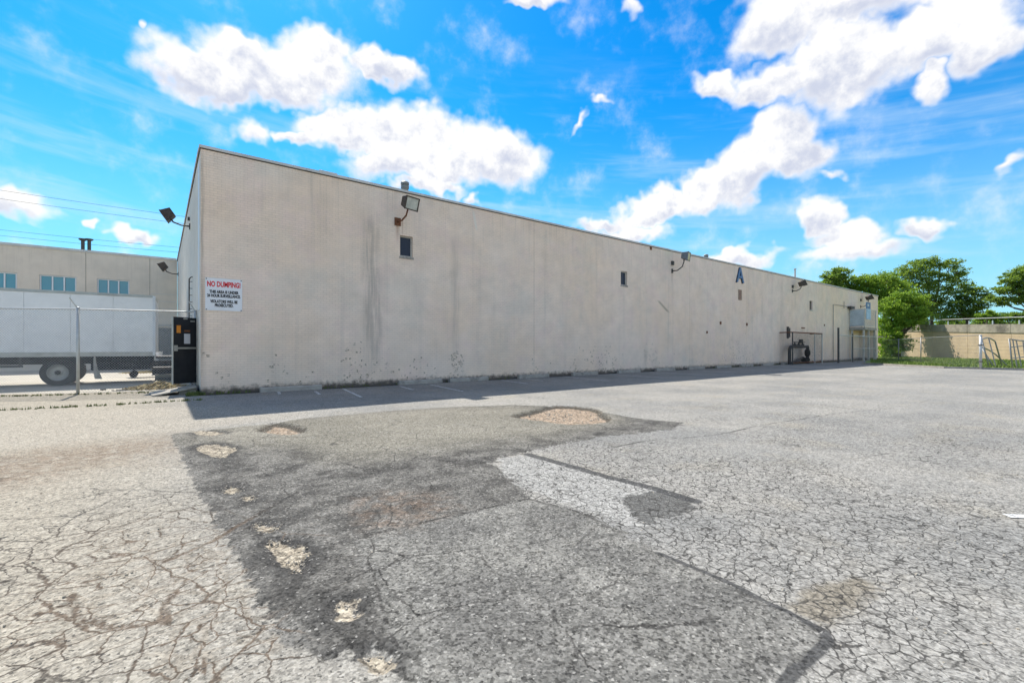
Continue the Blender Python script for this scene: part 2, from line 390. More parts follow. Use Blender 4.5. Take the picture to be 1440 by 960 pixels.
POLY = {
 'dark': G([(240,611),(300,604),(372,597),(430,588),(540,578),(640,572),(720,569),(800,572),(900,588),(962,594),(945,604),(880,612),(800,622),(752,633),(700,645),(690,652),(712,668),(735,690),(742,701),(800,716),(850,735),(880,752),(925,779),(985,802),(1040,828),(1100,858),(1160,888),(1166,903),(1120,944),(1095,962),(1085,1060),(600,1060),(572,960),(545,912),(500,925),(455,935),(405,905),(362,845),(330,782),(300,728),(275,682),(258,645)]),
 'mid': G([(500,758),(560,742),(740,702),(800,718),(850,737),(925,781),(985,804),(1040,830),(1100,860),(1158,890),(1150,912),(1100,945),(1080,1060),(620,1060),(575,955),(545,880),(522,820)]),
 'olive': G([(280,600),(430,590),(640,574),(800,574),(860,585),(820,600),(740,612),(600,630),(500,640),(430,628),(300,620)]),
 'slab': G([(700,646),(745,640),(800,655),(880,678),(975,704),(960,722),(905,742),(880,738),(845,722),(770,700),(735,684),(712,668)]),
 'tri': G([(868,702),(930,690),(980,703),(975,722),(915,738),(885,722)]),
 'tan': G([(1108,853),(1150,826),(1200,812),(1240,820),(1215,845),(1180,870),(1160,884)]),
 'red': G([(-300,668),(0,640),(150,622),(250,612),(262,632),(200,648),(100,665),(0,690),(-300,730)]),
 'clean': G([(-400,580),(0,578),(300,572),(420,584),(300,600),(140,618),(0,634),(-400,660)]),
 'brown': G([(500,700),(545,692),(620,694),(640,715),(600,735),(530,745),(505,725)]),
}
SPOT = [(405,780,34,24),(485,864,26,18),(372,741,20,7),(327,688,14,6),(291,609,24,4),(305,634,30,9),(418,800,18,10),(500,850,12,8),(350,700,10,4),(530,935,26,16)]
POT = [(797,583.5,64,11.5,.055),(396,603,30,7.5,.045)]
SEAL = [G([(742,639),(800,655),(860,672),(925,688),(978,704)]), G([(925,779),(985,802),(1040,828),(1100,858),(1160,888),(1164,903),(1118,944),(1100,965)])]
SEAM = [G([(500,757),(560,742),(650,722),(745,702)]), G([(522,800),(545,885),(560,915)]), G([(860,630),(900,622),(1000,612),(1080,596),(1160,583),(1260,573)]),
        G([(742,702),(800,716),(850,736)]), G([(480,650),(520,662),(600,658),(700,650)]), G([(-200,590),(0,577),(150,570),(285,562)]), G([(770,870),(850,890),(950,905),(1090,898)]), G([(540,835),(600,828),(700,850)]),
        G([(-150,805),(0,815),(60,822),(140,815),(230,790),(300,760),(420,690)]), G([(100,835),(110,870),(160,882),(230,878),(232,850),(250,830)]), G([(285,960),(290,915),(245,885),(232,850),(262,815),(320,790)])]
def build_lot():
    def axis(lo, hi, s0=.03, k=.0095, cent=0.0):
        out = [cent]; v = cent
        while v < hi: v += s0+k*abs(v-cent); out.append(v)
        v = cent; neg = []
        while v > lo: v -= s0+k*abs(v-cent); neg.append(v)
        return np.array(neg[::-1]+out)
    X = axis(-45, 120, cent=1.0); Y = axis(-40, 80, cent=1.5)
    xx, yy = np.meshgrid(X, Y); P = np.column_stack([xx.ravel(), yy.ravel()])
    n = len(P); A = {k: sd_poly(P, v) for k, v in POLY.items()}
    def ell(lst, big=-9.0):
        out = np.full(n, big)
        for (px, py, rx, ry) in lst:
            out = np.maximum(out, sd_poly(P, G([(px+rx*math.cos(a)*(1+.22*math.sin(3*a+px)), py+ry*math.sin(a)*(1+.22*math.sin(2*a+py))) for a in np.linspace(0, 2*PI, 18)[:-1]])))
        return out
    A['spot'] = ell(SPOT); A['pot'] = ell([p[:4] for p in POT])
    A['seal'] = np.minimum(d_line(P, SEAL[0]), d_line(P, SEAL[1])*2.6)
    s = np.full(n, 1e9)
    for l in SEAM: s = np.minimum(s, d_line(P, l)*(2.2 if min(q.length for q in l) < 3.0 else 1.0))
    A['seam'] = s
    # where the crocodile cracking is strong: left front and right front
    def blob(px, py, r):
        c = gp(px, py); return np.clip(1-np.hypot(P[:, 0]-c.x, P[:, 1]-c.y)/r, 0, 1)
    A['crackl'] = np.maximum.reduce([blob(260,800,1.5)*1.3, blob(340,880,.8)*1.3, blob(60,740,2.0)*.25, blob(200,750,1.6)*.8])
    A['crackr'] = np.maximum.reduce([blob(1020,770,1.9)*1.5, blob(1000,700,3.0)*1.4, blob(1250,720,2.6)*.7, blob(1300,900,1.2)*.25, blob(900,660,3.0)*.9, blob(1300,620,9)*.5])
    global lotz
    lotz = lambda x, y: float(.010*math.sin(x*.7+1)*math.sin(y*.9+.4)*min(max((15-y)/6, 0), 1)*min(max((x+9)/3, 0), 1)+.006*math.sin(x*2.1+.3*y)*min(max((12-y)/6, 0), 1)*min(max((x+6)/3, 0), 1))
    z = .010*np.sin(P[:, 0]*.7+1)*np.sin(P[:, 1]*.9+.4)*np.clip((15-P[:, 1])/6, 0, 1)*np.clip((P[:, 0]+9)/3, 0, 1)
    z += .006*np.sin(P[:, 0]*2.1+.3*P[:, 1])*np.clip((12-P[:, 1])/6, 0, 1)*np.clip((P[:, 0]+6)/3, 0, 1)
    dk = np.clip(A['dark']/.05, 0, 1); z += .010*dk*(1-np.clip(A['slab']/.05, 0, 1))
    z -= .022*np.clip(A['spot']/.06+.3, 0, 1)
    z -= .075*np.clip(A['pot']/.12+.5, 0, 1)
    z += .012*np.clip(1-A['seal']/.05, 0, 1)
    nx, ny = len(X), len(Y)
    me = bpy.data.meshes.new('parking_lot')
    me.vertices.add(n); me.vertices.foreach_set('co', np.column_stack([P, z]).ravel())
    i = np.arange(nx-1)[None, :]+np.arange(ny-1)[:, None]*nx; i = i.ravel()
    q = np.column_stack([i, i+1, i+1+nx, i+nx]).astype(np.int32)
    me.loops.add(q.size); me.loops.foreach_set('vertex_index', q.ravel())
    me.polygons.add(len(q)); me.polygons.foreach_set('loop_start', np.arange(0, q.size, 4, dtype=np.int32)); me.polygons.foreach_set('loop_total', np.full(len(q), 4, np.int32))
    me.update(calc_edges=True); me.polygons.foreach_set('use_smooth', np.ones(len(q), bool))
    for k, v in A.items():
        a = me.attributes.new(k, 'FLOAT', 'POINT'); a.data.foreach_set('value', np.clip(v, -20, 20).astype(np.float32))
    o = bpy.data.objects.new('parking_lot', me); COL.objects.link(o); tag(o, kind='structure')
    def fn(t, b):
        p = t.pos(); x, y, zz = t.sep(p)[:3]; p2 = t.xyz(x, y, 0.0)
        n1 = t.sub(t.noise(p2, 1.1, 5, .6), .5); n2 = t.sub(t.noise(p2, 7, 5, .65), .5); n3 = t.noise(p2, 45, 4, .7)
        sp1 = t.voro(p2, 78, 'F1', 'Color'); sp1 = t.sep(sp1)[0]
        sp2 = t.sep(t.voro(p2, 34, 'F1', 'Color'))[0]
        def mask(name, w=.03, a1=.10, a2=.09, off=0.0):
            v = t.add(t.attr(name), t.add(t.mul(n1, a1), t.mul(n2, a2))); return t.ss(v, off-w, off+w)
        dark = mask('dark', .018, .22, .36); mid = mask('mid', .05, .12, .12); olive = mask('olive', .7, 1.2, .8, -.25)
        slab = mask('slab', .015, .2, .38); tri = mask('tri', .015, .3, .34); tan = mask('tan', .05, .2, .25)
        red = mask('red', .8, 1.2, .5); clean = mask('clean', .6, .8, .3); brown = mask('brown', .2, .3, .3)
        spot = mask('spot', .012, .14, .24, .03); pot = mask('pot', .03, .16, .22)
        big = t.noise(p2, .33, 6, .62); bigb = t.noise(p2, .9, 5, .6)
        c = t.mix(t.ss(big, .34, .66), (.285, .27, .24), (.21, .205, .19))
        c = t.mix(t.mul(t.ss(bigb, .50, .72), .35), c, (.30, .265, .20))
        c = t.mix(t.mul(t.ss(x, 1.8, -1.2), .8), c, (.315, .278, .215))
        c = t.mix(t.mul(clean, .6), c, (.32, .288, .235))
        c = t.mix(t.mul(t.mul(red, t.ss(n2, -.22, .1)), .85), c, (.195, .150, .108))
        stn = t.ss(t.noise(t.xyz(t.mul(x, .25), y, 0), .8, 6, .65), .55, .75); c = t.mix(t.mul(stn, .35), c, (.19, .185, .165))
        # dark overlay courses
        dcol = t.mix(t.ss(t.noise(p2, 2.2, 5, .65), .34, .64), (.056, .053, .048), (.152, .144, .128))
        mcol = t.mix(t.ss(t.noise(p2, 1.7, 6, .65), .38, .66), (.122, .117, .106), (.188, .180, .160))
        dcol = t.mix(mid, dcol, mcol)
        dcol = t.mix(t.mul(t.mul(brown, t.ss(n2, -.15, .12)), .5), dcol, (.17, .12, .085))
        dcol = t.mix(t.mul(olive, .88), dcol, t.mix(t.ss(big, .35, .65), (.165, .153, .122), (.225, .208, .168)))
        scuff = t.mul(t.ss(t.noise(p2, 3.4, 6, .7), .55, .68), .5); dcol = t.mix(scuff, dcol, (.21, .20, .18))
        c = t.mix(dark, c, dcol)
        c = t.mix(t.mul(slab, .95), c, t.mix(t.noise(p2, 6, 5), (.27, .262, .24), (.34, .33, .305)))
        c = t.mix(t.mul(tri, .85), c, (.085, .083, .077))
        c = t.mix(t.mul(tan, .8), c, (.185, .16, .12))
        # dark halo round the spots, pale subbase
        halo = t.mul(t.ss(t.add(t.attr('spot'), t.mul(n2, .3)), -.14, .0), t.inv(spot)); c = t.mix(t.mul(halo, t.mul(dark, .75)), c, (.045, .043, .04))
        c = t.mix(spot, c, t.mix(t.ss(t.noise(p2, 12, 4), .4, .6), (.38, .33, .25), (.26, .22, .165)))
        gv = t.voro(p2, 26, 'F1', 'Color'); c = t.mix(pot, c, t.mix(t.sep(gv)[0], (.16, .12, .08), (.40, .31, .23)))
        rimshade = t.mul(t.mul(t.ss(t.add(t.attr('pot'), t.mul(n2, .12)), -.08, .02), t.ss(t.add(t.attr('pot'), t.mul(n2, .1)), .12, .05)), .9); c = t.mix(rimshade, c, (.06, .055, .045))  # thin dark ring painted in as the shade of the pothole edge
        # cracks
        wv = t.vm('SCALE', t.vm('SUBTRACT', t.noise(p2, 3.0, 4, .6, color=True), (.5, .5, .5)), None, .16)
        wv2 = t.vm('SCALE', t.vm('SUBTRACT', t.noise(p2, 22, 3, .6, color=True), (.5, .5, .5)), None, .02)
        pw = t.vm('ADD', p2, t.vm('ADD', wv, wv2))
        wid = t.lin(t.noise(p2, 5, 3), .3, .7, .5, 1.7)
        def crack(vec, scale, w):
            return t.ss(t.m('DIVIDE', t.voro(vec, scale, 'DISTANCE_TO_EDGE'), wid), w*scale, w*scale*.2)
        notdark = t.inv(t.mul(dark, t.inv(slab)))
        c1 = t.mul(crack(pw, 4.8, .0062), t.ss(t.add(t.attr('crackl'), t.mul(n1, .9)), .10, .42))
        c1b = t.mul(crack(t.vm('ADD', pw, (3, 7, 0)), 1.3, .010), t.ss(t.add(t.attr('crackl'), n1), .0, .3))
        c2 = t.mul(crack(pw, 10.5, .0052), t.ss(t.add(t.attr('crackr'), t.mul(n1, .8)), .16, .60))
        c2b = t.mul(t.mul(crack(t.vm('ADD', pw, (9, 2, 0)), 3.6, .0065), t.ss(t.add(t.attr('crackr'), n1), .25, .8)), .45)
        c3 = t.mul(crack(t.vm('ADD', pw, (5, 1, 0)), .75, .007), t.ss(n1, -.0, .14))
        side = t.ss(x, -2.5, .5)
        cl = t.mul(t.mx(t.mx(c1, c1b), t.mx(c2, c2b)), notdark)
        cd = t.mul(t.mul(crack(t.vm('ADD', pw, (2, 4, 0)), 1.6, .009), t.ss(n1, -.08, .10)), dark)
        cr = t.mx(cl, t.mx(t.mul(c3, .7), cd))
        seam = t.ss(t.add(t.attr('seam'), t.add(t.mul(n2, .05), t.mul(t.sub(n3, .5), .02))), .034, .010)
        seam = t.mul(seam, t.ss(t.noise(p2, 2.2, 3), .25, .42)); cr = t.mx(cr, seam)
        far = t.ss(t.add(t.mul(x, FW.x), t.mul(y, FW.y)), 30, 8)
        ccol = t.mix(t.mul(t.ss(t.attr('crackl'), .25, .8), .75), (.045, .042, .038), (.120, .085, .058))
        dustc = t.mul(t.ss(t.attr('crackl'), .3, 1.0), t.mul(crack(pw, 4.6, .020), .30)); c = t.mix(t.mul(dustc, notdark), c, (.185, .145, .10))
        c = t.mix(t.mul(cr, .9), c, ccol)
        sl_ = t.ss(t.add(t.attr('seal'), t.mul(n2, .10)), .085, .055); sealon = t.ss(t.noise(p2, 1.7, 3), .30, .40)
        c = t.mix(t.mul(t.mul(sl_, sealon), .9), c, (.060, .059, .057))
        isp = t.mul(crack(t.vm('ADD', pw, (1, 8, 0)), 7.5, .010), spot); c = t.mix(t.mul(isp, .7), c, (.10, .085, .065))
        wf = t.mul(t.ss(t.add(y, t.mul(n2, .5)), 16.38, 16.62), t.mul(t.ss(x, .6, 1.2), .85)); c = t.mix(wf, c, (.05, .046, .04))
        # aggregate speckle
        k = t.add(t.mul(t.sub(sp1, .5), .85), t.add(t.mul(t.sub(sp2, .5), .55), t.mul(t.sub(n3, .5), 1.2)))
        k = t.mul(k, t.lin(dark, 0, 1, .80, 1.1)); k = t.add(1.0, k)
        c = t.mix(1, c, t.xyz(k, k, k), 'MULTIPLY')
        wh = t.mul(t.m('GREATER_THAN', sp1, .978), t.lin(dark, 0, 1, .25, .45)); c = t.mix(wh, c, (.42, .40, .36))
        bk = t.mul(t.m('LESS_THAN', sp1, .035), .6); c = t.mix(bk, c, (.05, .048, .045))
        h = t.add(t.mul(sp1, .30), t.mul(n3, .7))
        t.put(b.inputs['Normal'], t.bump(h, .75, .012))
        return c
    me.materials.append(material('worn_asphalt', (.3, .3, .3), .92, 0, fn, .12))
build_lot()

def flat(name, pts, z, m, label=None):
    o = MB().quad(*[(p[0], p[1], z) for p in pts]).build(name, m); tag(o, kind='structure'); return o
M_EARTH = grainy('far_earth', (.16, .17, .09), .95, 0, .3, .05, (.2, .17, .12), .5)
flat('ground', [(-1500, -1500), (1500, -1500), (1500, 1500), (-1500, 1500)], -.12, M_EARTH)
# yard behind the left fence
flat('yard', [(-44, 40.0), (-44, 43), (WX0-.02, 40), (WX0-.02, 18.9), (-2.0, 19.5), (-6, 21.6), (-20, 29), (-44, 41.5)][2:]+[(-44, 40.2)], .012, M_SAND)
# grass verge at the far right
def grass_mat(t, b):
    p = t.pos(); n = t.noise(p, .9, 6, .7)
    c = t.mix(t.ss(n, .35, .65), (.14, .21, .045), (.22, .28, .07)); return t.mix(t.mul(t.ss(t.noise(p, .45, 5), .55, .7), .5), c, (.26, .22, .12))
M_GRASS = material('grass', (.1, .2, .05), .9, 0, grass_mat)
GV = [gp(1215, 511.5), gp(1262, 514), gp(1330, 517.5), gp(1440, 520.5), gp(1700, 523), at(1700, 60), at(1440, 52), at(1377, 54), at(1235, 73), (69, 30, 0), (69, 18, 0)]
flat('grass_verge', GV, .03, M_GRASS)
mb = MB()
for a, b_ in zip(GV[:4], GV[1:5]):             # concrete edging of the verge
    a = Vector(a); b_ = Vector(b_); d = (b_-a).normalized(); nrm = Vector((-d.y, d.x, 0))*.12
    mb.hexa([a-nrm, b_-nrm, b_+nrm, a+nrm]+[v+Vector((0, 0, .11)) for v in (a-nrm, b_-nrm, b_+nrm, a+nrm)])
tag(mb.build('verge_kerb', M_CONC), kind='structure')
def tufts(name, pts, m, kind='stuff', parent=None, label=None, cat=None, h=(.05, .16), w=.012):
    v = []; f = []
    for (x, y, z) in pts:
        for k in range(3):
            a = random.uniform(0, 2*PI); hh = random.uniform(*h); lx, ly = math.cos(a), math.sin(a); i = len(v); ww = w*random.uniform(.7, 1.6)
            ox, oy = random.uniform(-.03, .03), random.uniform(-.03, .03); le = random.uniform(.0, .6)*hh
            v += [(x+ox-ly*ww, y+oy+lx*ww, z), (x+ox+ly*ww, y+oy-lx*ww, z), (x+ox+lx*le, y+oy+ly*le, z+hh)]; f.append((i, i+1, i+2))
    mb = MB(); mb.v = v; mb.f = f; o = mb.build(name, m, parent); tag(o, label, cat, kind=kind); return o
def in_poly(p, poly):
    c = False; n = len(poly)
    for i in range(n):
        a = poly[i]; b = poly[(i+1) % n]
        if (a[1] > p[1]) != (b[1] > p[1]) and p[0] < (b[0]-a[0])*(p[1]-a[1])/(b[1]-a[1])+a[0]: c = not c
    return c
pts = []
while len(pts) < 9000:
    px = random.uniform(1225, 1520); zc = random.uniform(28, 70); q = at(px, zc, .03)
    if in_poly(q, GV): pts.append(tuple(q))
tufts('grass', pts, M_GRASS, label='short green grass on the verge before the tan retaining wall', cat='grass', h=(.06, .22), w=.035)
# weeds: wall foot and the seam by the fence
M_WEED = grainy('weeds', (.12, .15, .04), .9, 0, .4, 4, (.25, .2, .1), .5)
pts = []
for k in range(110):
    x = WX0-.1+random.random()**3*14; pts.append((x, WY-.03-random.random()**2*.12, 0))
for k in range(120): pts.append((WX0-.15+random.uniform(-.2, .25), WY-random.uniform(-.3, .3), 0))
for k in range(350):
    x = random.uniform(30, 66); pts.append((x, WY-.05-random.random()**2*.35, 0))
tufts('wall_foot_weeds', pts, M_WEED, label='thin weeds along the foot of the long pale wall', cat='weeds', h=(.03, .14))
pts = []
sm = SEAM[5]
for k in range(130):
    i = random.randrange(1, len(sm)-1); s = random.random(); q = sm[i].lerp(sm[i+1], s); pts.append((q.x+random.gauss(0, .05), q.y+random.gauss(0, .05), 0))
for k in range(160):
    s = random.random()*6; q = Vector((.95, 18.4, 0)).lerp(Vector((-2, 19.3, 0)), s/3.2); pts.append((q.x+random.gauss(0, .06), q.y+random.gauss(0, .1)-.1, .0))
tufts('seam_weeds', pts, M_WEED, label='sparse weeds in the pavement seam before the left chain link fence', cat='weeds', h=(.02, .08))

# painted bay lines
def line_mat(t, b):
    p = t.pos(); n = t.noise(p, 14, 5, .7); return t.mix(t.ss(n, .46, .62), (.58, .58, .56), (.16, .16, .16))
M_LINE = material('worn_white_line', (.5, .5, .5), .8, 0, line_mat)
for (x, l, y1) in ((3.0, .8, 16.4), (4.0, 1.2, 15.9), (5.0, 3.0, 16.2), (7.0, 1.6, 16.0), (8.25, 3.1, 16.0), (11.8, 2.2, 16.2), (13.2, 1.4, 16.2), (15.7, 3.3, 16.4), (19.2, 3.6, 16.4), (22.7, 3.6, 16.4), (26.2, 3.2, 16.4), (29.7, 3, 16.4)):
    sl2 = -.14; o = MB().quad((x, y1, .006), (x+sl2*-l*-1, y1-l, .006), (x+sl2*l+.09, y1-l, .006), (x+.09, y1, .006)).build('bay_line', M_LINE); tag(o, kind='structure')
for (px, py, px2, py2) in ((1415, 724, 1470, 727),):
    a = gp(px, py); b_ = gp(px2, py2); d = (b_-a).normalized(); nn = Vector((-d.y, d.x, 0))*.045
    o = MB().quad(*[(q.x, q.y, lotz(q.x, q.y)+.006) for q in (a-nn, b_-nn, b_+nn, a+nn)]).build('bay_line', M_LINE); tag(o, kind='structure')

# ------------------------------------------------------------------ the warehouse
wh = thing('warehouse', 'long low windowless-looking warehouse of pale pinkish painted brick', 'warehouse', (WX0, WY, 0))
wh['label'] = 'long tall warehouse of pale pinkish beige painted brick with few tiny windows'
wins = []   # x0,x1,z0,z1,kind
for (a, b_, c_, d_, k) in ((562.5, 332, 580.5, 361, 'blue'), (873, 381.5, 882, 401, 'grey'), (1038, 407.5, 1043.5, 422, 'board'), (1138.5, 423, 1142.5, 435.5, 'slit')):
    p0 = wp(a, c_ if False else b_); p1 = wp(c_, d_)
    wins.append((p0.x, p1.x, wp((a+c_)/2, d_).z, wp((a+c_)/2, b_).z, k))
joints = [wp(751, 400).x, wp(970, 400).x, wp(1050, 400).x, wp(1170, 400).x]
# recess of the loading corner at the far end
RX0, RX1, RZ = wp(1200, 480).x, 67.2, 3.35
edges = [WX0]+joints+[WX1]
openings = [(w[0], w[1], w[2], w[3]) for w in wins]+[(RX0, RX1, 0.0, RZ)]
for i in range(len(edges)-1):
    a, b_ = edges[i]+(0 if i == 0 else .007), edges[i+1]-(0 if i == len(edges)-2 else .007)
    ops = [o for o in openings if o[0] > a and o[1] < b_]
    xs = sorted({a, b_} | {o[0] for o in ops} | {o[1] for o in ops}); zs = sorted({0.0, WH-.10} | {o[2] for o in ops} | {o[3] for o in ops})
    mb = MB()
    for x0, x1 in zip(xs, xs[1:]):
        for z0, z1 in zip(zs, zs[1:]):
            if any(x0 >= o[0]-1e-6 and x1 <= o[1]+1e-6 and z0 >= o[2]-1e-6 and z1 <= o[3]+1e-6 for o in ops): continue
            mb.quad((x0, WY, z0), (x1, WY, z0), (x1, WY, z1), (x0, WY, z1))
    for o in ops:                               # reveals
        dp = .22 if o[3]-o[2] < 3 else 1.6
        mb.quad((o[0], WY, o[2]), (o[0], WY, o[3]), (o[0], WY+dp, o[3]), (o[0], WY+dp, o[2]))
        mb.quad((o[1], WY, o[2]), (o[1], WY+dp, o[2]), (o[1], WY+dp, o[3]), (o[1], WY, o[3]))
        mb.quad((o[0], WY, o[3]), (o[1], WY, o[3]), (o[1], WY+dp, o[3]), (o[0], WY+dp, o[3]))
        if o[2] > .1: mb.quad((o[0], WY, o[2]), (o[0], WY+dp, o[2]), (o[1], WY+dp, o[2]), (o[1], WY, o[2]))
        if dp > 1: mb.quad((o[0], WY+dp, o[2]), (o[1], WY+dp, o[2]), (o[1], WY+dp, o[3]), (o[0], WY+dp, o[3]))
    for e in (a, b_): mb.quad((e, WY, 0), (e, WY+.02, 0), (e, WY+.02, WH-.10), (e, WY, WH-.10))
    mb.build('wall', M_WALL, wh)
for j in joints: MB().box(j-.0065, j+.0065, WY+.008, WY+.02, 0, WH-.10).build('joint_filler', M_CONC, wh)
DOORY0, DOORY1, DOORZ0, DOORZ1 = 18.32, 19.22, .27, 2.42
mb = MB()                                       # west face with the doorway
for (y0, y1, z0, z1) in ((WY, DOORY0, 0, WH-.10), (DOORY0, DOORY1, DOORZ1, WH-.10), (DOORY0, DOORY1, 0, DOORZ0), (DOORY1, 40, 0, WH-.10)):
    mb.quad((WX0, y0, z0), (WX0, y0, z1), (WX0, y1, z1), (WX0, y1, z0))
mb.box(WX0+.25, WX0+.27, DOORY0-.3, DOORY1+.3, 0, 2.8)
mb.build('wall', M_WEST, wh)
mb = MB().quad((WX1, WY, 0), (WX1, 40, 0), (WX1, 40, WH-.10), (WX1, WY, WH-.10)).quad((WX0, 40.3, 0), (WX0, 40.3, WH-.10), (WX1, 40.3, WH-.10), (WX1, 40.3, 0))
mb.build('wall', M_WEST, wh)
MB().quad((WX0, WY, WH-.05), (WX1, WY, WH-.05), (WX1, 40.3, WH-.05), (WX0, 40.3, WH-.05)).build('roof', M_ROOF, wh)
# coping: lengths of folded metal, with a dark drip gap under them
x = WX0-.04; k = 0
while x < WX1:
    x1 = min(x+3.05, WX1+.04)
    MB().box(x, x1-.006, WY-.055, WY+.30, WH-.085+random.uniform(-.003, .003), WH+random.uniform(-.006, .006)).build('coping', M_TRIM, wh); x = x1
MB().box(WX0-.02, WX1+.02, WY-.012, WY+.28, WH-.112, WH-.088).build('drip_gap', M_BRONZE, wh)
y = WY+.302
while y < 40:
    y1 = min(y+3.05, 40.0); MB().box(WX0-.05, WX0+.28, y, y1-.006, WH-.085, WH).build('coping', M_TRIM, wh); y = y1
MB().box(WX0-.025, WX0+.26, WY+.3, 40, WH-.112, WH-.088).build('drip_gap', M_DARKTRIM, wh)
for (x0, x1, z0, z1, k) in wins:
    if k in ('blue', 'grey'):
        fr = MB(); y0 = WY+.10
        s_ = .05
        fr.box(x0, x0+s_, y0, y0+.07, z0, z1).box(x1-s_, x1, y0, y0+.07, z0, z1).box(x0+s_, x1-s_, y0, y0+.07, z0, z0+s_).box(x0+s_, x1-s_, y0, y0+.07, z1-s_, z1)
        w = fr.build('window', M_CHIP, wh); MB().box(x0+s_, x1-s_, y0+.03, y0+.04, z0+s_, z1-s_).build('pane', M_GLASS, w)
        for q in range(4 if k == 'blue' else 3):
            n_ = 4 if k == 'blue' else 3; bw = (x1-x0+.06)/n_
            MB().box(x0-.03+q*bw+.008, x0-.03+(q+1)*bw-.008, WY-.028-random.random()*.01, WY+.1, z0-.085, z0-.006).build('sill_brick', M_CONC, w)
    elif k == 'board':
        w = MB().box(x0+.02, x1-.02, WY+.05, WY+.09, z0+.02, z1-.02).build('boarded_window', grainy('reddish_board', (.30, .20, .15), .85, 0, .4, 5, (.5, .47, .42), .7), wh)
    else:
        w = MB().box(x0+.02, x1-.02, WY+.12, WY+.14, z0+.02, z1-.02).build('window', M_DKSTEEL, wh)
        MB().box(x0-.04, x1+.04, WY-.03, WY+.1, z0-.1, z0-.005).build('window_sill', M_CHIP, w)
# small holes / scuppers
for (px, py, s_) in ((994, 467, .065), (1013, 454, .085), (1050, 456, .085), (915, 349, .08), (1159, 457, .07), (1129, 461, .16)):
    q = wp(px, py); MB().obox((q.x, WY-.012, q.z), (1, 0, 0), (0, 1, 0), (0, 0, 1), s_ if px != 1129 else .35, .03, s_*1.2 if px != 1129 else .05).build('wall_vent', M_RUST, wh)
# open door leaf on the west face, hinged in the doorway
hA, hB = Vector((.98, DOORY0+.02, 0)), Vector((.33, 17.86, 0))
dd = (hB-hA).normalized(); hB = hA+dd*.82; nn = Vector((dd.y, -dd.x, 0))
if nn.y > 0: nn = -nn
dr = MB().obox(((hA+hB)/2)+Vector((0, 0, (DOORZ0+DOORZ1)/2+.005)), dd, nn, (0, 0, 1), .41, .022, (DOORZ1-DOORZ0)/2-.02).build('door', M_DOOR, wh)
def on_leaf(s, z): return hA+dd*s+nn*.03+Vector((0, 0, z))
MB().obox(on_leaf(.41, 1.42), dd, nn, (0, 0, 1), .38, .028, .028).obox(on_leaf(.76, 1.42), dd, nn, (0, 0, 1), .045, .035, .09).build('push_bar', M_ALU, dr)
MB().obox(on_leaf(.38, 1.72), dd, nn, (0, 0, 1), .10, .004, .16).build('notice', M_PAPER, dr)
MB().obox(on_leaf(.66, 2.02), dd, nn, (0, 0, 1), .065, .004, .12).build('sticker', M_ORANGE, dr)
MB().obox(on_leaf(.38, 1.97), dd, nn, (0, 0, 1), .10, .006, .03).build('name_plate', M_RUST, dr)
MB().obox(on_leaf(.44, 2.36), dd, nn, (0, 0, 1), .06, .02, .02).build('door_closer', M_ALU, dr)
MB().obox(on_leaf(.2, 2.29), dd, nn, (0, 0, 1), .07, .02, .02).build('latch', M_ALU, dr)
MB().obox(hB+Vector((0, 0, 1.35))+dd*.012, dd, nn, (0, 0, 1), .012, .026, 1.06).build('edge_strip', M_ALU, dr)
MB().box(WX0-.03, WX0+.05, DOORY1, DOORY1+.06, 0, 2.48).box(WX0-.03, WX0+.05, DOORY0-.06, DOORY0, 0, 2.48).box(WX0-.03, WX0+.05, DOORY0, DOORY1, 2.42, 2.48).build('door_frame', M_CHIP, wh)
# conduit with brackets beside the corner, on the west face
mb = MB()
q = onwest(270.5, 420); y_ = q.y; mb.tube([(WX0-.10, y_, 4.05), (WX0-.10, y_, 2.2)], .022)
for k in range(6): mb.tube([(WX0, y_, 3.95-k*.26), (WX0-.10, y_, 3.95-k*.26)], .012, 6)
mb.tube([(WX0-.10, y_, 4.05), (WX0-.04, y_, 4.12), (WX0-.02, y_-.25, 4.1)], .02)
mb.build('conduit', M_DKSTEEL, wh)
MB().box(WX0-.012, WX0+.01, WY+.42, WY+1.0, 2.62, 7.3).build('whitewashed_pilaster', M_WHITE, wh)
# balcony slab and rail at the far corner
BY = 15.45; sx0, sx1 = 58.0, 61.9
zt = 3.26
bal = MB().box(sx0, sx1, BY, WY-.002, zt, zt+.28).build('balcony_slab', M_CONC, wh)
q1 = sx1-.06
def net(name, p0, p1, z0, z1, sp, r, m, parent=None):
    p0 = Vector(p0); p1 = Vector(p1); L = (p1-p0).length; d = (p1-p0).normalized(); Hh = z1-z0; mb = MB(); nrm = Vector((-d.y, d.x, 0))
    def strand(s0, t0, s1, t1, off):
        a = p0+d*s0+Vector((0, 0, z0+t0)); b_ = p0+d*s1+Vector((0, 0, z0+t1)); a += nrm*off; b_ += nrm*off
        dr_ = (b_-a).normalized(); e = dr_.cross(nrm).normalized(); i = len(mb.v)
        for q in (a, b_):
            for k in range(3):
                th = 2*PI*k/3; mb.v.append(tuple(q+(e*math.cos(th)+nrm*math.sin(th))*r))
        for k in range(3): mb.f.append((i+k, i+(k+1) % 3, i+3+(k+1) % 3, i+3+k))
    s = -Hh
    while s < L:
        a0, b0 = max(s, 0), min(s+Hh, L)
        if b0 > a0:
            strand(a0, a0-s, b0, b0-s, r); strand(a0, Hh-(a0-s), b0, Hh-(b0-s), -r)
        s += sp
    o = mb.build(name, m, parent); o['kind'] = 'stuff'; return o
rl = thing('balcony_railing', 'pale mesh railing round the concrete balcony at the far end of the long wall', 'railing', (sx0, BY+.05, zt+.28))
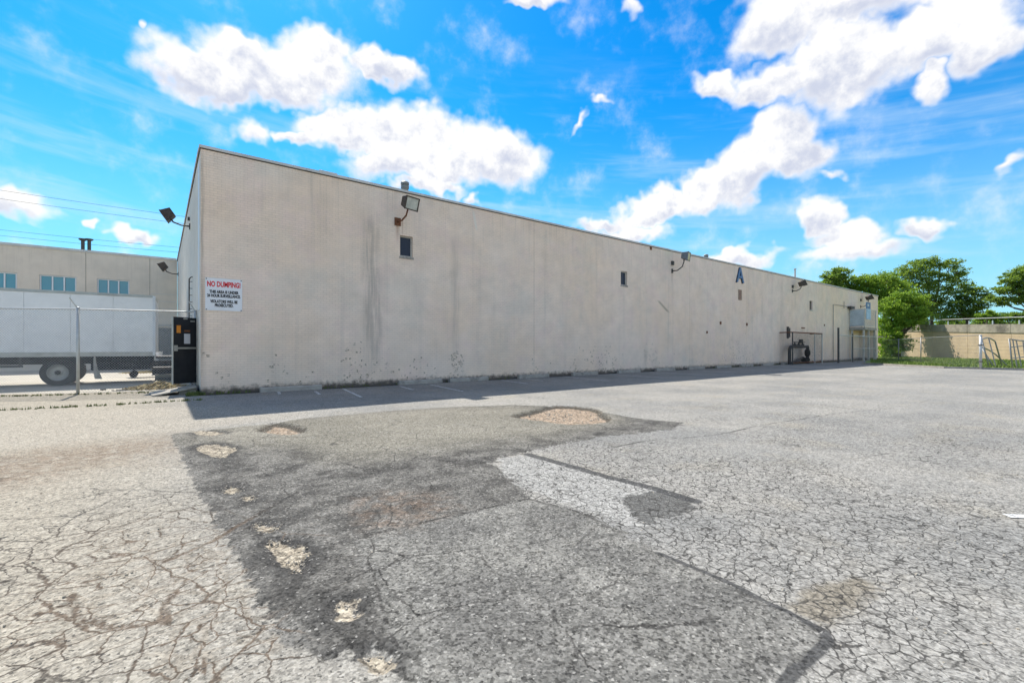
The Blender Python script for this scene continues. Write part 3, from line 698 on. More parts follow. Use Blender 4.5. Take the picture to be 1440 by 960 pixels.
for xx, yy in ((sx0+.06, BY+.06), (q1, BY+.06), (sx0+.06, WY-.08), (q1, WY-.08)): MB().tube([(xx, yy, zt+.28), (xx, yy, zt+2.15)], .04).build('post', M_STEEL, rl)
for z_ in (zt+2.15, zt+.42):
    MB().tube([(sx0+.06, BY+.06, z_), (sx0+.06, WY-.08, z_)], .03).tube([(sx0+.06, BY+.06, z_), (q1, BY+.06, z_)], .03).build('rail', M_STEEL, rl)
MB().box(sx0+.03, sx0+.045, BY+.1, WY-.1, zt+.42, zt+2.1).build('side_sheet', M_PALEGREY, rl)
net('wire_mesh', (sx0, BY+.06, 0), (q1, BY+.06, 0), zt+.4, zt+2.1, .11, .004, M_STEEL, rl)
for xx, yy in ((sx0+.15, WY-.25), (sx0+.15, BY+.15), (sx0+1.7, BY+.15), (sx1-.2, BY+.15)):
    MB().box(xx-.09, xx+.09, yy-.07, yy+.07, 0, zt).build('balcony_post', M_CHIP, wh)
MB().box(sx0-.5, sx0+.6, WY-.35, WY-.003, zt+2.25, zt+2.5).build('rusty_bracket', M_DKSTEEL, wh)
# thin conduit up the wall and across to the balcony
q = wp(1171, 440); mb = MB().tube([(q.x, WY-.05, .1), (q.x, WY-.05, wp(1171, 428).z), (wp(1186, 430).x, WY-.05, wp(1186, 430).z), (wp(1200, 434).x, WY-.05, wp(1200, 434).z)], .026, 6)
mb.tube([(wp(1186, 426).x, WY-.06, wp(1186, 424).z), (wp(1186, 426).x, WY-.06, wp(1186, 434).z)], .026, 6); mb.build('conduit', M_DKGALV, wh)
# letter A: fixed blue letter over an offset black copy
la = wp(1040, 388); hA_ = wp(1040, 375).z-wp(1040, 400).z
lt = thing('wall_letter', 'large faded blue letter A high on the long pale wall', 'letter', (la.x, WY, la.z-hA_/2))
text_part('letter', 'A', hA_*1.22, (la.x, WY-.05, la.z), lt, M_BLUE, .01, 1.0, .04)
text_part('letter_back', 'A', hA_*1.22, (la.x-.06, WY-.01, la.z-.03), lt, M_INK, .015, 1.0, .008)
# faded blue painted boards at the far corner
SY = BY-.03
pb = onface(1220.5, 437, SY); za, zb_, zc_ = onface(1220, 449, SY).z, onface(1220, 434, SY).z, onface(1220, 425, SY).z; xa_, xb_ = onface(1217.6, 430, SY).x, onface(1223.6, 430, SY).x
bb = thing('faded_sign', 'faded blue upright sign board on the balcony railing at the far corner', 'sign', (pb.x, SY, za))
MB().box(xa_, xb_, SY-.04, SY-.004, zb_, zc_).build('upper_panel', M_BLUE, bb)
MB().box(xa_+.1, xb_+.1, SY-.03, SY-.004, za, zb_-.02).build('lower_panel', M_PALEBLUE, bb)
MB().box(pb.x-.35, pb.x+.25, SY-.046, SY-.041, zb_+.25, zc_-.2).build('emblem', M_PALEGREY, bb)

# NO DUMPING sign
s0, s1 = wp(288.5, 391.5), wp(340.5, 437); sz0 = wp(314, 437).z; sz1 = wp(314, 392).z
sg = thing('warning_sign', 'white no dumping warning sign with red heading on the near wall corner', 'sign', ((s0.x+s1.x)/2, WY, sz0))
MB().box(s0.x, s1.x, WY-.022, WY-.006, sz0, sz1).build('board', M_SIGN, sg, bevel=.002)
cxs = (s0.x+s1.x)/2; hh = sz1-sz0; ww = s1.x-s0.x
for (tx, f_, size, m_, wt) in (('NO DUMPING!', .81, .225, M_RED, .008), ('THIS AREA IS UNDER', .575, .125, M_INK, .006), ('24 HOUR SURVEILLANCE.', .455, .125, M_INK, .006), ('VIOLATORS WILL BE', .28, .125, M_INK, .006), ('PROSECUTED.', .16, .125, M_INK, .006)):
    o = text_part('lettering', tx, size, (cxs, WY-.024, sz0+hh*f_), sg, m_, wt, 1.0, .002)
    wcur = max(v.co.x for v in o.data.vertices)-min(v.co.x for v in o.data.vertices); want = ww*{'N': .90, 'T': .79, '2': .90, 'V': .74, 'P': .50}[tx[0]]
    o.scale.x = want/wcur
for (fx, fz) in ((.03, .97), (.97, .97), (.03, .03), (.97, .03)):
    MB().lathe((s0.x+ww*fx, WY-.022, sz0+hh*fz), (0, -1, 0), [(0, .018), (.008, .016), (.010, .0)], 10).build('screw', M_DKSTEEL, sg)

# ------------------------------------------------------------------ wall lamps
def wall_lamp(name, label, base, size, wallnormal, arm_dir, facing, square=False, lens=M_LENS, body=M_BRONZE, plate=M_DKSTEEL, rise=.35):
    """bracket on the wall at base, bent arm, tilted floodlight box"""
    b0 = Vector(base); n = Vector(wallnormal); t_ = thing(name, label, 'wall lamp', b0, 0, 'floodlights on bent arms along the walls')
    s = size; side = n.cross(Vector((0, 0, 1)))
    MB().obox(b0+n*.02, side, n, (0, 0, 1), (.10 if square else .05)*s, .02, (.12 if square else .10)*s).build('bracket', plate, t_)
    a = Vector(arm_dir).normalized(); e = b0+n*(.18*s)+a*.38*s+Vector((0, 0, rise*s))
    pts = [b0+n*.03, b0+n*.10*s+a*.16*s, b0+n*.16*s+a*.32*s+Vector((0, 0, rise*.3*s)), b0+n*.18*s+a*.38*s+Vector((0, 0, rise*.75*s)), e]
    MB().tube(pts, .026*s, 8).build('arm', plate, t_, True)
    f = Vector(facing).normalized(); sd = f.cross(Vector((0, 0, 1))).normalized(); up = sd.cross(f).normalized()
    c = e+Vector((0, 0, .12*s))+f*.06*s
    mb = MB(); W, Hh, D = .24*s, .19*s, .15*s     # housing tapers to the back
    fr = [c-sd*W-up*Hh+f*D, c+sd*W-up*Hh+f*D, c+sd*W+up*Hh+f*D, c-sd*W+up*Hh+f*D]
    bk = [c-sd*W*.72-up*Hh*.6-f*D, c+sd*W*.72-up*Hh*.6-f*D, c+sd*W*.72+up*Hh*.85-f*D, c-sd*W*.72+up*Hh*.85-f*D]
    mb.hexa(bk+fr); h_ = mb.build('housing', body, t_, bevel=.012*s)
    MB().obox(c+f*(D+.006), sd, up, f, W*.88, Hh*.86, .008).build('lens', lens, t_)
    MB().obox(c+f*(D+.015), sd, up, f, W*1.04, .014*s, .018).build('rim', body, h_) if False else None
    rim = MB()
    for sg_, ax1, ax2, l1, l2 in ((1, sd, up, W, Hh), (-1, sd, up, W, Hh)):
        rim.obox(c+f*(D+.012)+up*Hh*.95*sg_, sd, up, f, W*1.02, .016*s, .02); rim.obox(c+f*(D+.012)+sd*W*.96*sg_, sd, up, f, .016*s, Hh, .02)
    rim.build('rim', body, t_)
    MB().lathe(e-Vector((0, 0, .02)), (0, 0, 1), [(0, .0), (0, .05*s), (.09*s, .045*s), (.12*s, 0)], 10).build('swivel', plate, t_)
    return t_
xf, rt = FW, RT
SN = (0, -1, 0)
b1 = wp(559, 312); wall_lamp('wall_lamp', 'boxy floodlight on rusty square bracket above the nearest small window', b1, 1.25, SN, (.12, -.5, .0), (.22, -.93, -.30), True, grainy('frosted_lens', (.50, .50, .44), .2, 0, .2, 6), M_BRONZE, M_RUST, .35)
b2 = wp(945, 381); wall_lamp('wall_lamp', 'floodlight with yellowed lens left of the blue letter A', b2, 1.35, SN, (.35, -.9, 0), (.32, -.93, -.14), False, M_LENS, M_TIN, M_DKSTEEL, .5)
b3 = wp(1114, 409); wall_lamp('wall_lamp', 'dark floodlight on the long wall above the caged pipework', b3, 1.35, SN, (.8, -.6, 0), (.6, -.7, .4), False, M_LENS, M_BRONZE, M_DKSTEEL, .3)
b4 = wp(1210, 431); wall_lamp('wall_lamp', 'dark floodlight farthest along the wall above the balcony', b4, 1.45, SN, (.8, -.6, 0), (.6, -.7, .5), False, M_LENS, M_BRONZE, M_DKSTEEL, .5)
b5 = onwest(267.5, 318.5); wall_lamp('wall_lamp', 'dark floodlight on curved arm high on the end wall, nearer the corner', b5, 1.15, (-1, 0, 0), (-1, -.1, 0), (-.92, .12, -.60), False, M_LENS, M_BRONZE, M_DKSTEEL, .22)
b6 = onwest(251, 385.5); wall_lamp('wall_lamp', 'dark floodlight farther back on the end wall near the rear building', b6, 1.3, (-1, 0, 0), (-1, -.1, 0), (-.92, .12, -.6), False, M_LENS, M_BRONZE, M_DKSTEEL, .25)
for (q, n) in ((wp(559, 300), 0),(wp(945, 370), 0), (wp(1114, 403), 0), (wp(1210, 422), 0)):
    if q.x > 15: MB().obox((q.x, WY-.05, q.z), (1, 0, 0), (0, 1, 0), (0, 0, 1), .10, .05, .12).build('junction_box', M_DKSTEEL, wh)
q = onwest(267, 308); MB().obox((WX0-.04, q.y, q.z), (1, 0, 0), (0, 1, 0), (0, 0, 1), .04, .05, .07).build('junction_box', M_DKSTEEL, wh)

# ------------------------------------------------------------------ roof vents
def roof_vent(px, py_top, depth_y, r, h, label, m=M_TIN):
    q = onface(px, py_top, WY+depth_y); t_ = thing('roof_vent', label, 'roof vent', (q.x, q.y, WH-.06))
    MB().lathe((q.x, q.y, WH-.06), (0, 0, 1), [(0, r*.8), (q.z-h*.8-WH, r*.8)], 20).build('stack', m, t_, True)
    MB().lathe((q.x, q.y, q.z-h), (0, 0, 1), [(0, 0), (0, r*.85), (h*.08, r), (h*.42, r), (h*.48, r*.86), (h*.55, r*.86), (h*.6, r*1.02), (h*.9, r*1.02), (h, r*.8), (h, 0)], 22).build('cap', m, t_)
    return t_
roof_vent(569.5, 256, 3.4, .19, .34, 'stubby grey round vent on the roof above the nearest floodlight')
roof_vent(993, 358, 1.5, .16, .35, 'tiny grey roof vent right of the yellowed floodlight')
q = onface(1118, 379, WY+2.5); t_ = thing('vent_pipe', 'slim grey pipe standing on the roof edge before the trees', 'pipe', (q.x, q.y, WH-.06)); MB().tube([(q.x, q.y, WH-.06), (q.x, q.y, q.z)], .09).build('pipe', M_STEEL, t_); MB().tube([(q.x, q.y, q.z), (q.x, q.y, q.z+.1)], .13).build('cap', M_STEEL, t_)
q = onface(462, 241, WY+2.0)
t_ = thing('roof_hatch', 'low grey hatch just showing over the roof edge left of the round vent', 'hatch', (q.x, q.y, WH-.05)); MB().box(q.x-.35, q.x+.35, q.y, q.y+.7, WH-.05, q.z).build('lid', M_TRIM, t_, bevel=.02)

# ------------------------------------------------------------------ wheel stops
ws0 = thing('wheel_stop', '', 'wheel stop', (0, 0, 0), 0, 'concrete wheel stops along the foot of the long wall')
mb = MB()
L_ = .94; pr = [(-.09, 0), (-.075, .12), (-.05, .165), (.05, .165), (.075, .12), (.09, 0)]
i0 = 0; NS = 9
for k in range(NS):
    xx = -L_+2*L_*k/(NS-1)
    for (yy, zz) in pr: mb.v.append((xx, yy+random.uniform(-.004, .004), zz+random.uniform(-.008, .006)*(zz > 0)))
for k in range(NS-1):
    for j in range(5): mb.f.append((k*6+j, (k+1)*6+j, (k+1)*6+j+1, k*6+j+1))
mb.f.append((0, 1, 2, 3, 4, 5)); mb.f.append(tuple((NS-1)*6+j for j in range(6))[::-1])
mb.build('block', M_CONC, ws0)
for sx in (-.6, .6): MB().lathe((sx, 0, .155), (0, 0, 1), [(0, .018), (.016, .016), (.018, 0)], 8).build('pin', M_RUST, ws0)
WS = [3.48, 8.2, 10.45, 14.05, 17.5, 21.05, 24.6, 28.0, 31.5, 35.0, 38.5, 42.0]
WSL = ['concrete wheel stop nearest the warning sign corner', 'concrete wheel stop second along the wall, left one of the close pair', 'concrete wheel stop third along the wall, right one of the close pair',
       'fourth concrete wheel stop from the near corner of the long wall', 'fifth concrete wheel stop from the near corner of the long wall', 'sixth concrete wheel stop from the near corner of the long wall', 'seventh concrete wheel stop from the near corner of the long wall',
       'eighth concrete wheel stop from the near corner of the long wall', 'ninth concrete wheel stop from the near corner of the long wall', 'tenth concrete wheel stop from the near corner of the long wall', 'eleventh concrete wheel stop from the near corner of the long wall', 'farthest concrete wheel stop along the foot of the long wall']
for i, (x, lb) in enumerate(zip(WS, WSL)):
    o = ws0 if i == 0 else copy_tree(ws0); o.location = (x, WY-.20-random.uniform(0, .10), 0); o.rotation_euler = (0, 0, random.uniform(-.025, .025)); o['label'] = lb

# ------------------------------------------------------------------ caged pipework on the wall
cd = 1.0; c0, c1 = onface(1114.5, 500, WY-cd).x, onface(1156, 500, WY-cd).x; cz = onface(1135, 468, WY-cd).z
cg = thing('pipe_cage', 'tall chain link cage against the long wall around dark pipework', 'cage', (c0, WY-cd, 0))
for xx in (c0, c1-1.7, c1): MB().tube([(xx, WY-cd, 0), (xx, WY-cd, cz)], .05, 8).build('post', M_CHIP if xx != c0 else M_DKSTEEL, cg)
MB().tube([(c0, WY-cd, cz), (c1, WY-cd, cz)], .05).tube([(c0, WY-.02, cz), (c0, WY-cd, cz)], .045).tube([(c1, WY-.02, cz), (c1, WY-cd, cz)], .045).tube([(c0, WY-cd, .15), (c1, WY-cd, .15)], .035).build('rail', M_RUST, cg)
net('wire_mesh', (c0, WY-cd, 0), (c1, WY-cd, 0), .1, cz, .15, .0045, M_DKSTEEL, cg)
net('wire_mesh', (c0, WY-cd, 0), (c0, WY, 0), .1, cz, .15, .0045, M_DKSTEEL, cg)
MB().tube([(c1-.15, WY-cd-.05, .1), (c1-.15, WY-cd-.05, cz-.3)], .03).build('gate_frame', M_STEEL, cg)
pk = thing('pipework', 'dark utility pipes and valves inside the cage at the long wall', 'pipework', ((c0+c1)/2-1, WY-.5, 0))
xa, xb = c0+.7, c1-1.9
MB().tube([(xa, WY-.5, 0), (xa, WY-.5, 1.25), (xa+.25, WY-.5, 1.5), (xb, WY-.5, 1.5), (xb+.05, WY-.5, 1.3), (xb+.05, WY-.5, 0)], .13, 10).build('main_pipe', M_DKSTEEL, pk)
for f_ in (.28, .5, .72):
    xx = xa+(xb-xa)*f_; MB().lathe((xx, WY-.5, 1.5), (0, 0, 1), [(0, .15), (.22, .13), (.24, .06), (.36, .05), (.36, .19), (.41, .19), (.41, 0)], 12).build('valve', M_DKSTEEL, pk)
MB().lathe((xb-.5, WY-.55, .95), (0, -1, 0), [(0, 0), (0, .32), (.2, .34), (.28, .25), (.28, 0)], 14).lathe((xb-.6, WY-.55, .35), (1, 0, 0), [(-.5, 0), (-.5, .2), (.5, .2), (.5, 0)], 10).build('meter', M_BLACK, pk)
MB().tube([(xa+.3, WY-.5, .1), (xb-.9, WY-.5, .55), (xb-.3, WY-.5, .3)], .09, 8).build('branch_pipe', M_DKSTEEL, pk)
MB().box(xa+.7, xa+.85, WY-.14, WY-.003, 2.2, 3.2).box(xa+1.05, xa+1.2, WY-.1, WY-.003, 2.3, 3.1).build('wall_conduit', M_DKSTEEL, pk)
MB().box(xb-.5, xb-.1, WY-.2, WY-.003, 1.8, 2.15).build('control_box', M_DKSTEEL, pk)

# ------------------------------------------------------------------ chain link fences
def fence(name, label, pts, h, posts, sp=.07, r=.0021, postr=.035, arms=False, mat=M_STEEL, barbed=False):
    t_ = thing(name, label, 'fence', pts[0]); P_ = [Vector(p) for p in pts]
    for q in posts:
        q = Vector(q); po = MB().tube([(q.x, q.y, 0), (q.x, q.y, h+.03)], postr, 10).build('post', mat, t_, True)
        MB().lathe((q.x, q.y, h+.03), (0, 0, 1), [(0, postr*1.15), (.03, postr*.9), (.045, 0)], 10).build('post_cap', mat, po)
        if arms: MB().tube([(q.x, q.y, h), (q.x-.19, q.y-.06, h+.34)], [.022, .014], 6).build('barb_arm', mat, po)
    for a, b_ in zip(P_, P_[1:]):
        MB().tube([(a.x, a.y, h), (b_.x, b_.y, h)], .021, 8).build('top_rail', mat, t_)
        MB().tube([(a.x, a.y, .06), (b_.x, b_.y, .06)], .004, 4).build('tension_wire', mat, t_)
        net('wire_mesh', (a.x, a.y, 0), (b_.x, b_.y, 0), .04, h, sp, r, mat, t_)
    return t_
fence('chain_link_fence', 'near chain link fence at the left before the white box truck', [(.93, 18.42, 0), (-2.0, 19.29, 0), (-6.2, 21.6, 0), (-14, 26.0, 0)], 2.62, [(.93, 18.42, 0), (-2.0, 19.29, 0), (-6.2, 21.6, 0), (-10.1, 23.8, 0), (-14, 26, 0)], .078, .0034, .042, arms=True)
A_ = gp(1379, 519); B_ = gp(1295, 511.3); C_ = Vector((66.9, 16.2, 0))
fence('chain_link_fence', 'far chain link fence at the right before the grass and tan retaining wall', [A_, B_, C_], 2.25, [B_, B_.lerp(C_, .5)], .16, .0019, .04, mat=M_DKGALV)
o = thing('gate_post', 'stout silver gate post at the right edge of the grass', 'post', A_); MB().tube([A_, A_+Vector((0, 0, 2.2))], .075, 12).build('post', M_STEEL, o, True); MB().lathe(A_+Vector((0, 0, 2.2)), (0, 0, 1), [(0, .085), (.05, .07), (.08, 0)], 12).build('cap', M_STEEL, o)
for z_ in (.5, 1.6): MB().obox(A_+Vector((0, 0, z_)), RT, FW, (0, 0, 1), .10, .09, .03).build('hinge', M_DKSTEEL, o)
# fence and gate in front of the recess at the far corner of the building
D0, D1 = wp(1179, 500), wp(1203, 500)
fy = WY-1.6
f2 = thing('enclosure_fence', 'dark tall-posted chain link enclosure below the balcony at the far corner', 'fence', (onface(1179, 500, fy).x, fy, 0))
ex = [onface(u, 500, fy).x for u in (1179, 1199, 1222, 1232)]
for i, xx in enumerate(ex): MB().tube([(xx, fy, 0), (xx, fy, 3.25 if i == 0 else 2.75)], .085 if i == 0 else .05, 8).build('post', M_DKSTEEL if i < 2 else M_CHIP, f2)
MB().tube([(ex[0], fy, 2.55), (ex[3], fy, 2.55)], .04).tube([(ex[1], fy, 1.3), (ex[3], fy, 1.3)], .03).build('rail', M_STEEL, f2)
net('wire_mesh', (ex[0], fy, 0), (ex[3], fy, 0), .05, 2.55, .18, .003, M_STEEL, f2)
# stacked old gate leaves by the right edge
def bent_gate(px0, px1, py_base, top_l, top_r, label, bars, m, arch=.3, lean=.35, mid=False):
    a = gp(px0, py_base); b_ = gp(px1, py_base); b_ = at(px1, (a.dot(FW))*1.02)
    t_ = thing('old_gate_leaf', label, 'gate', a, 0, 'discarded gate leaves leaning by the right edge')
    L = (b_-a).length; off = FW*lean
    tl = a+Vector((0, 0, top_l))+off; tr = b_+Vector((0, 0, top_r))+off
    arc = [tl.lerp(tr, s)+Vector((0, 0, arch*math.sin(PI*s))) for s in np.linspace(0, 1, 9)]
    MB().tube([a]+arc+[b_], .045, 8).build('frame', m, t_, True)
    for k in range(bars):
        s = (k+1)/(bars+1); MB().tube([a.lerp(b_, s)+Vector((0, 0, .05)), arc[int(s*8)]], .035, 6).build('bar', m, t_)
    if mid:
        for f_ in (.35, .72): MB().tube([a.lerp(tl, f_), a.lerp(tl, f_).lerp(b_.lerp(tr, f_), .5)+Vector((0, 0, .12)), b_.lerp(tr, f_)], .03, 6).build('cross_bar', m, t_)
    return t_
bent_gate(1391, 1410, 517.5, 2.0, 1.85, 'bowed grey gate leaf beside the silver gate post', 1, M_DKGALV, .18, .5)
bent_gate(1398, 1419, 517, 1.5, .9, 'collapsed grey gate leaf slumping behind the bowed one', 0, M_DKGALV, .05, .9)
bent_gate(1424, 1462, 519, 2.0, 2.0, 'grey barred gate leaf at the right edge of the photo', 5, M_DKGALV, -.12, .2, True)

# ------------------------------------------------------------------ retaining wall at the far right
RA, RB = at(1205, 77), at(1377, 53)
rd = (RB-RA).normalized(); RC = RA+rd*((RB-RA).length*2.1); RLEN = (RC-RA).length; rn = Vector((-rd.y, rd.x, 0))
if rn.dot(-RA) < 0: rn = -rn
rw = thing('retaining_wall', 'tan block retaining wall with stained concrete beam behind the grass', 'wall', RA)
def rtop(s): return 5.15-1.25*min(s/(RB-RA).length, 1.6)*.85
M_TANB = grainy('tan_block', (.50, .37, .24), .9, 0, .12, .8, (.22, .18, .14), .45, .4, 30)
M_BEAM = grainy('stained_concrete', (.30, .26, .20), .9, 0, .3, 1.2, (.07, .06, .05), .75, .4, 30)
npan = 9
for i in range(npan):
    s0_, s1_ = RLEN*i/npan+.02, RLEN*(i+1)/npan-.02
    p0, p1 = RA+rd*s0_, RA+rd*s1_; t0, t1 = rtop(s0_), rtop(s1_); ncr = 8
    for r_ in range(ncr):
        za0, za1 = (t0-.95)*r_/ncr, (t0-.95)*(r_+1)/ncr-.012; zb0, zb1 = (t1-.95)*r_/ncr, (t1-.95)*(r_+1)/ncr-.012
        j = rn*random.uniform(-.01, .01); bkk = -rn*.4
        MB().hexa([p0+j+Vector((0,0,za0)), p1+j+Vector((0,0,zb0)), p1+bkk+Vector((0,0,zb0)), p0+bkk+Vector((0,0,za0)), p0+j+Vector((0,0,za1)), p1+j+Vector((0,0,zb1)), p1+bkk+Vector((0,0,zb1)), p0+bkk+Vector((0,0,za1))]).build('block_course', M_TANB, rw)
    q0_, q1_ = p0+rn*.06, p1+rn*.06; bkk = -rn*.5
    MB().hexa([q0_+Vector((0,0,t0-.94)), q1_+Vector((0,0,t1-.94)), q1_+bkk+Vector((0,0,t1-.94)), q0_+bkk+Vector((0,0,t0-.94)), q0_+Vector((0,0,t0)), q1_+Vector((0,0,t1)), q1_+bkk+Vector((0,0,t1)), q0_+bkk+Vector((0,0,t0))]).build('beam', M_BEAM, rw)
gr = thing('guard_rail', 'white guard rail running along the top of the tan retaining wall', 'rail', RA+Vector((0, 0, rtop(0))))
mb = MB(); mb.tube([RA+Vector((0, 0, rtop(0)+.42)), RA+rd*RLEN+Vector((0, 0, rtop(RLEN)+.42))], .05, 8); mb.build('rail', M_ALU, gr)
k = 0.5
while k < RLEN: MB().tube([RA+rd*k+Vector((0, 0, rtop(k)-.02)), RA+rd*k+Vector((0, 0, rtop(k)+.42))], .05, 6).build('post', M_WHITE, gr); k += 3.2
# raised land behind the retaining wall
tag(MB().hexa([RA-rn*.6+Vector((0,0,-.1)), RC-rn*.6+Vector((0,0,-.1)), RC-rn*60+Vector((0,0,-.1)), RA-rn*60+Vector((0,0,-.1)), RA-rn*.6+Vector((0,0,4.6)), RC-rn*.6+Vector((0,0,3.0)), RC-rn*60+Vector((0,0,3.0)), RA-rn*60+Vector((0,0,4.6))]).build('raised_ground', M_EARTH), kind='structure')

# ------------------------------------------------------------------ rear building, left
RY = 40.0
rb = thing('rear_building', 'beige rear building with teal strip windows behind the white truck', 'building', (-20, RY, 0))
RH = 7.55; xl = -42
jx = [onface(-260, 400, RY).x, onface(-60, 400, RY).x, onface(121, 400, RY).x, onface(211, 400, RY).x]
wz0, wz1 = onface(80, 411.5, RY).z, onface(80, 387.5, RY).z
wnd = []
for (a, b_, n_) in ((-160, -100, 3), (-30, 24, 3), (55.5, 107.5, 3), (136.5, 182, 3)):
    wnd.append((onface(a, 400, RY).x, onface(b_, 400, RY).x, n_))
ed = [xl]+jx+[WX0-.001]
for a, b_ in zip(ed, ed[1:]):
    ops = [w for w in wnd if w[0] > a and w[1] < b_]; xs = sorted({a, b_-.02} | {w[0] for w in ops} | {w[1] for w in ops}); mb = MB()
    for x0, x1 in zip(xs, xs[1:]):
        for z0, z1 in ((0, wz0), (wz0, wz1), (wz1, RH)):
            if z0 == wz0 and any(x0 >= w[0]-1e-6 and x1 <= w[1]+1e-6 for w in ops): continue
            mb.quad((x0, RY, z0), (x1, RY, z0), (x1, RY, z1), (x0, RY, z1))
    mb.build('wall', M_REAR, rb)
MB().box(xl, WX0-.03, RY+.15, RY+.2, 0, RH-.1).build('backing', M_DARKTRIM, rb)
MB().quad((xl, RY, RH), (WX0, RY, RH), (WX0, RY+15, RH), (xl, RY+15, RH)).quad((xl, RY, 0), (xl, RY, RH), (xl, RY+15, RH), (xl, RY+15, 0)).build('roof', M_ROOF, rb)
MB().box(xl, WX0-.06, RY-.06, RY+.2, RH-.02, RH+.13).build('coping', M_TRIM, rb)
for (a, b_, n_) in wnd:
    fr = MB(); y0 = RY+.06; s_ = .07
    fr.box(a, b_, y0, y0+.08, wz0, wz0+s_).box(a, b_, y0, y0+.08, wz1-s_, wz1)
    for k in range(n_+1): xx = a+(b_-a-s_)*k/n_; fr.box(xx, xx+s_, y0-.004, y0+.084, wz0+.001, wz1-.001)
    w = fr.build('window', M_WHITE, rb)
    for k in range(n_): MB().box(a+(b_-a)*k/n_+s_*.5, a+(b_-a)*(k+1)/n_-s_*.5, y0+.04, y0+.05, wz0+s_, wz1-s_).build('pane', M_SKYGLASS, w)
    MB().box(a-.08, b_+.08, RY-.07, RY+.055, wz0-.10, wz0-.003).build('sill', M_CHIP, w)
# doors low at the right end
dx0, dx1 = onface(223, 480, RY).x, onface(241, 480, RY).x
MB().box(dx0, dx1, RY-.04, RY-.003, 0, onface(232, 461, RY).z).build('door', M_TIN, rb)
MB().box(dx0-.12, dx0-.004, RY-.06, RY-.003, 0, onface(232, 459, RY).z).box(dx1+.004, dx1+.12, RY-.06, RY-.003, 0, onface(232, 459, RY).z).box(dx0-.12, dx1+.12, RY-.06, RY-.003, onface(232, 459, RY).z+.01, onface(232, 456, RY).z).build('door_frame', M_CHIP, rb)
for z_ in (4.1, 4.6, 5.1): MB().box(onface(212, 430, RY).x, WX0-.1, RY-.012, RY-.003, z_, z_+.03).build('band', M_TRIM, rb)
for i, px in enumerate((116.5, 125.5)):
    q = onface(px, 338.5, RY+2); t_ = thing('chimney_pipe', ('left' if i == 0 else 'right')+' one of the two dark pipes on the rear building roof', 'pipe', (q.x, q.y, RH), 0, 'twin pipes on the rear building roof')
    MB().tube([(q.x, q.y, RH-.02), (q.x, q.y, q.z)], .10, 10).build('pipe', M_DKSTEEL, t_); MB().lathe((q.x, q.y, q.z), (0, 0, 1), [(0, 0), (0, .14), (.06, .22), (.12, .22), (.12, 0)], 10).build('cap', M_DKSTEEL, t_)

# ------------------------------------------------------------------ box truck
tdir = (RT*math.sin(rad(55))+FW*math.cos(rad(55))).normalized()      # towards its rear
tn = Vector((-tdir.y, tdir.x, 0));
if tn.dot(FW) < 0: tn = -tn                                              # away from the viewer
W0 = at(80, 17.0)                                                        # rear wheel, near side, on the ground
tk = thing('box_truck', 'white box truck standing behind the left chain link fence', 'truck', W0)
def T(s, w, z): return W0+tdir*s+tn*w+Vector((0, 0, z))
def tbox(mb, s0, s1, w0, w1, z0, z1):
    return mb.hexa([T(s0,w0,z0), T(s1,w0,z0), T(s1,w1,z0), T(s0,w1,z0), T(s0,w0,z1), T(s1,w0,z1), T(s1,w1,z1), T(s0,w1,z1)])
BZ0, BZ1 = 1.24, 3.50
M_TRUCK = grainy('truck_side', (.86, .85, .83), .45, 0, .05, 2, (.3, .3, .3), .2, .05)
tbox(MB(), -4.9, 2.82, .03, 2.42, BZ0, BZ1).build('box_core', M_TRUCK, tk)
s = 2.8
while s > -4.8:
    s2 = max(s-1.22, -4.88); tbox(MB(), s2+.006, s-.002, 0, .03, BZ0+.02, BZ1-.05).build('side_panel', M_TRUCK, tk); s = s2
tbox(MB(), -4.92, 2.86, -.02, 2.46, BZ1-.045, BZ1+.05).build('top_rail', M_ALU, tk)
tbox(MB(), -4.92, 2.86, -.02, .10, BZ0-.15, BZ0+.015).build('bottom_rail', M_ALU, tk)
tbox(MB(), 2.8, 2.89, -.025, .10, BZ0-.12, BZ1+.02).build('corner_post', M_WHITE, tk)
tbox(MB(), 2.83, 2.87, .1, 2.35, BZ0, BZ1-.1).build('rear_door', M_WHITE, tk)
tbox(MB(), -4.8, 2.75, .72, .86, .80, 1.1).build('chassis_rail', M_BLACK, tk); tbox(MB(), -4.8, 2.75, 1.6, 1.74, .80, 1.1).build('chassis_rail', M_BLACK, tk)
mb = MB(); s = -4.6
while s < 2.7: tbox(mb, s, s+.09, .12, 2.35, 1.0, 1.22); s += .42
o = mb.build('cross_members', M_BLACK, tk)
tbox(MB(), .9, 2.7, .25, 2.2, .55, .95).build('lift_gate_box', M_BLACK, tk)
tbox(MB(), 2.9, 3.5, .1, 2.3, .98, 1.08).build('lift_platform', M_DKSTEEL, tk)
tbox(MB(), -2.9, -.9, -.0, .12, .72, .80).build('side_guard', M_DKSTEEL, tk)
for (ss_) in (-2.8, -1.0): tbox(MB(), ss_, ss_+.06, .04, .1, .8, 1.1).build('guard_bracket', M_DKSTEEL, tk)
tbox(MB(), .62, .66, .08, .62, .30, .95).build('mud_flap', M_RUBBER, tk)
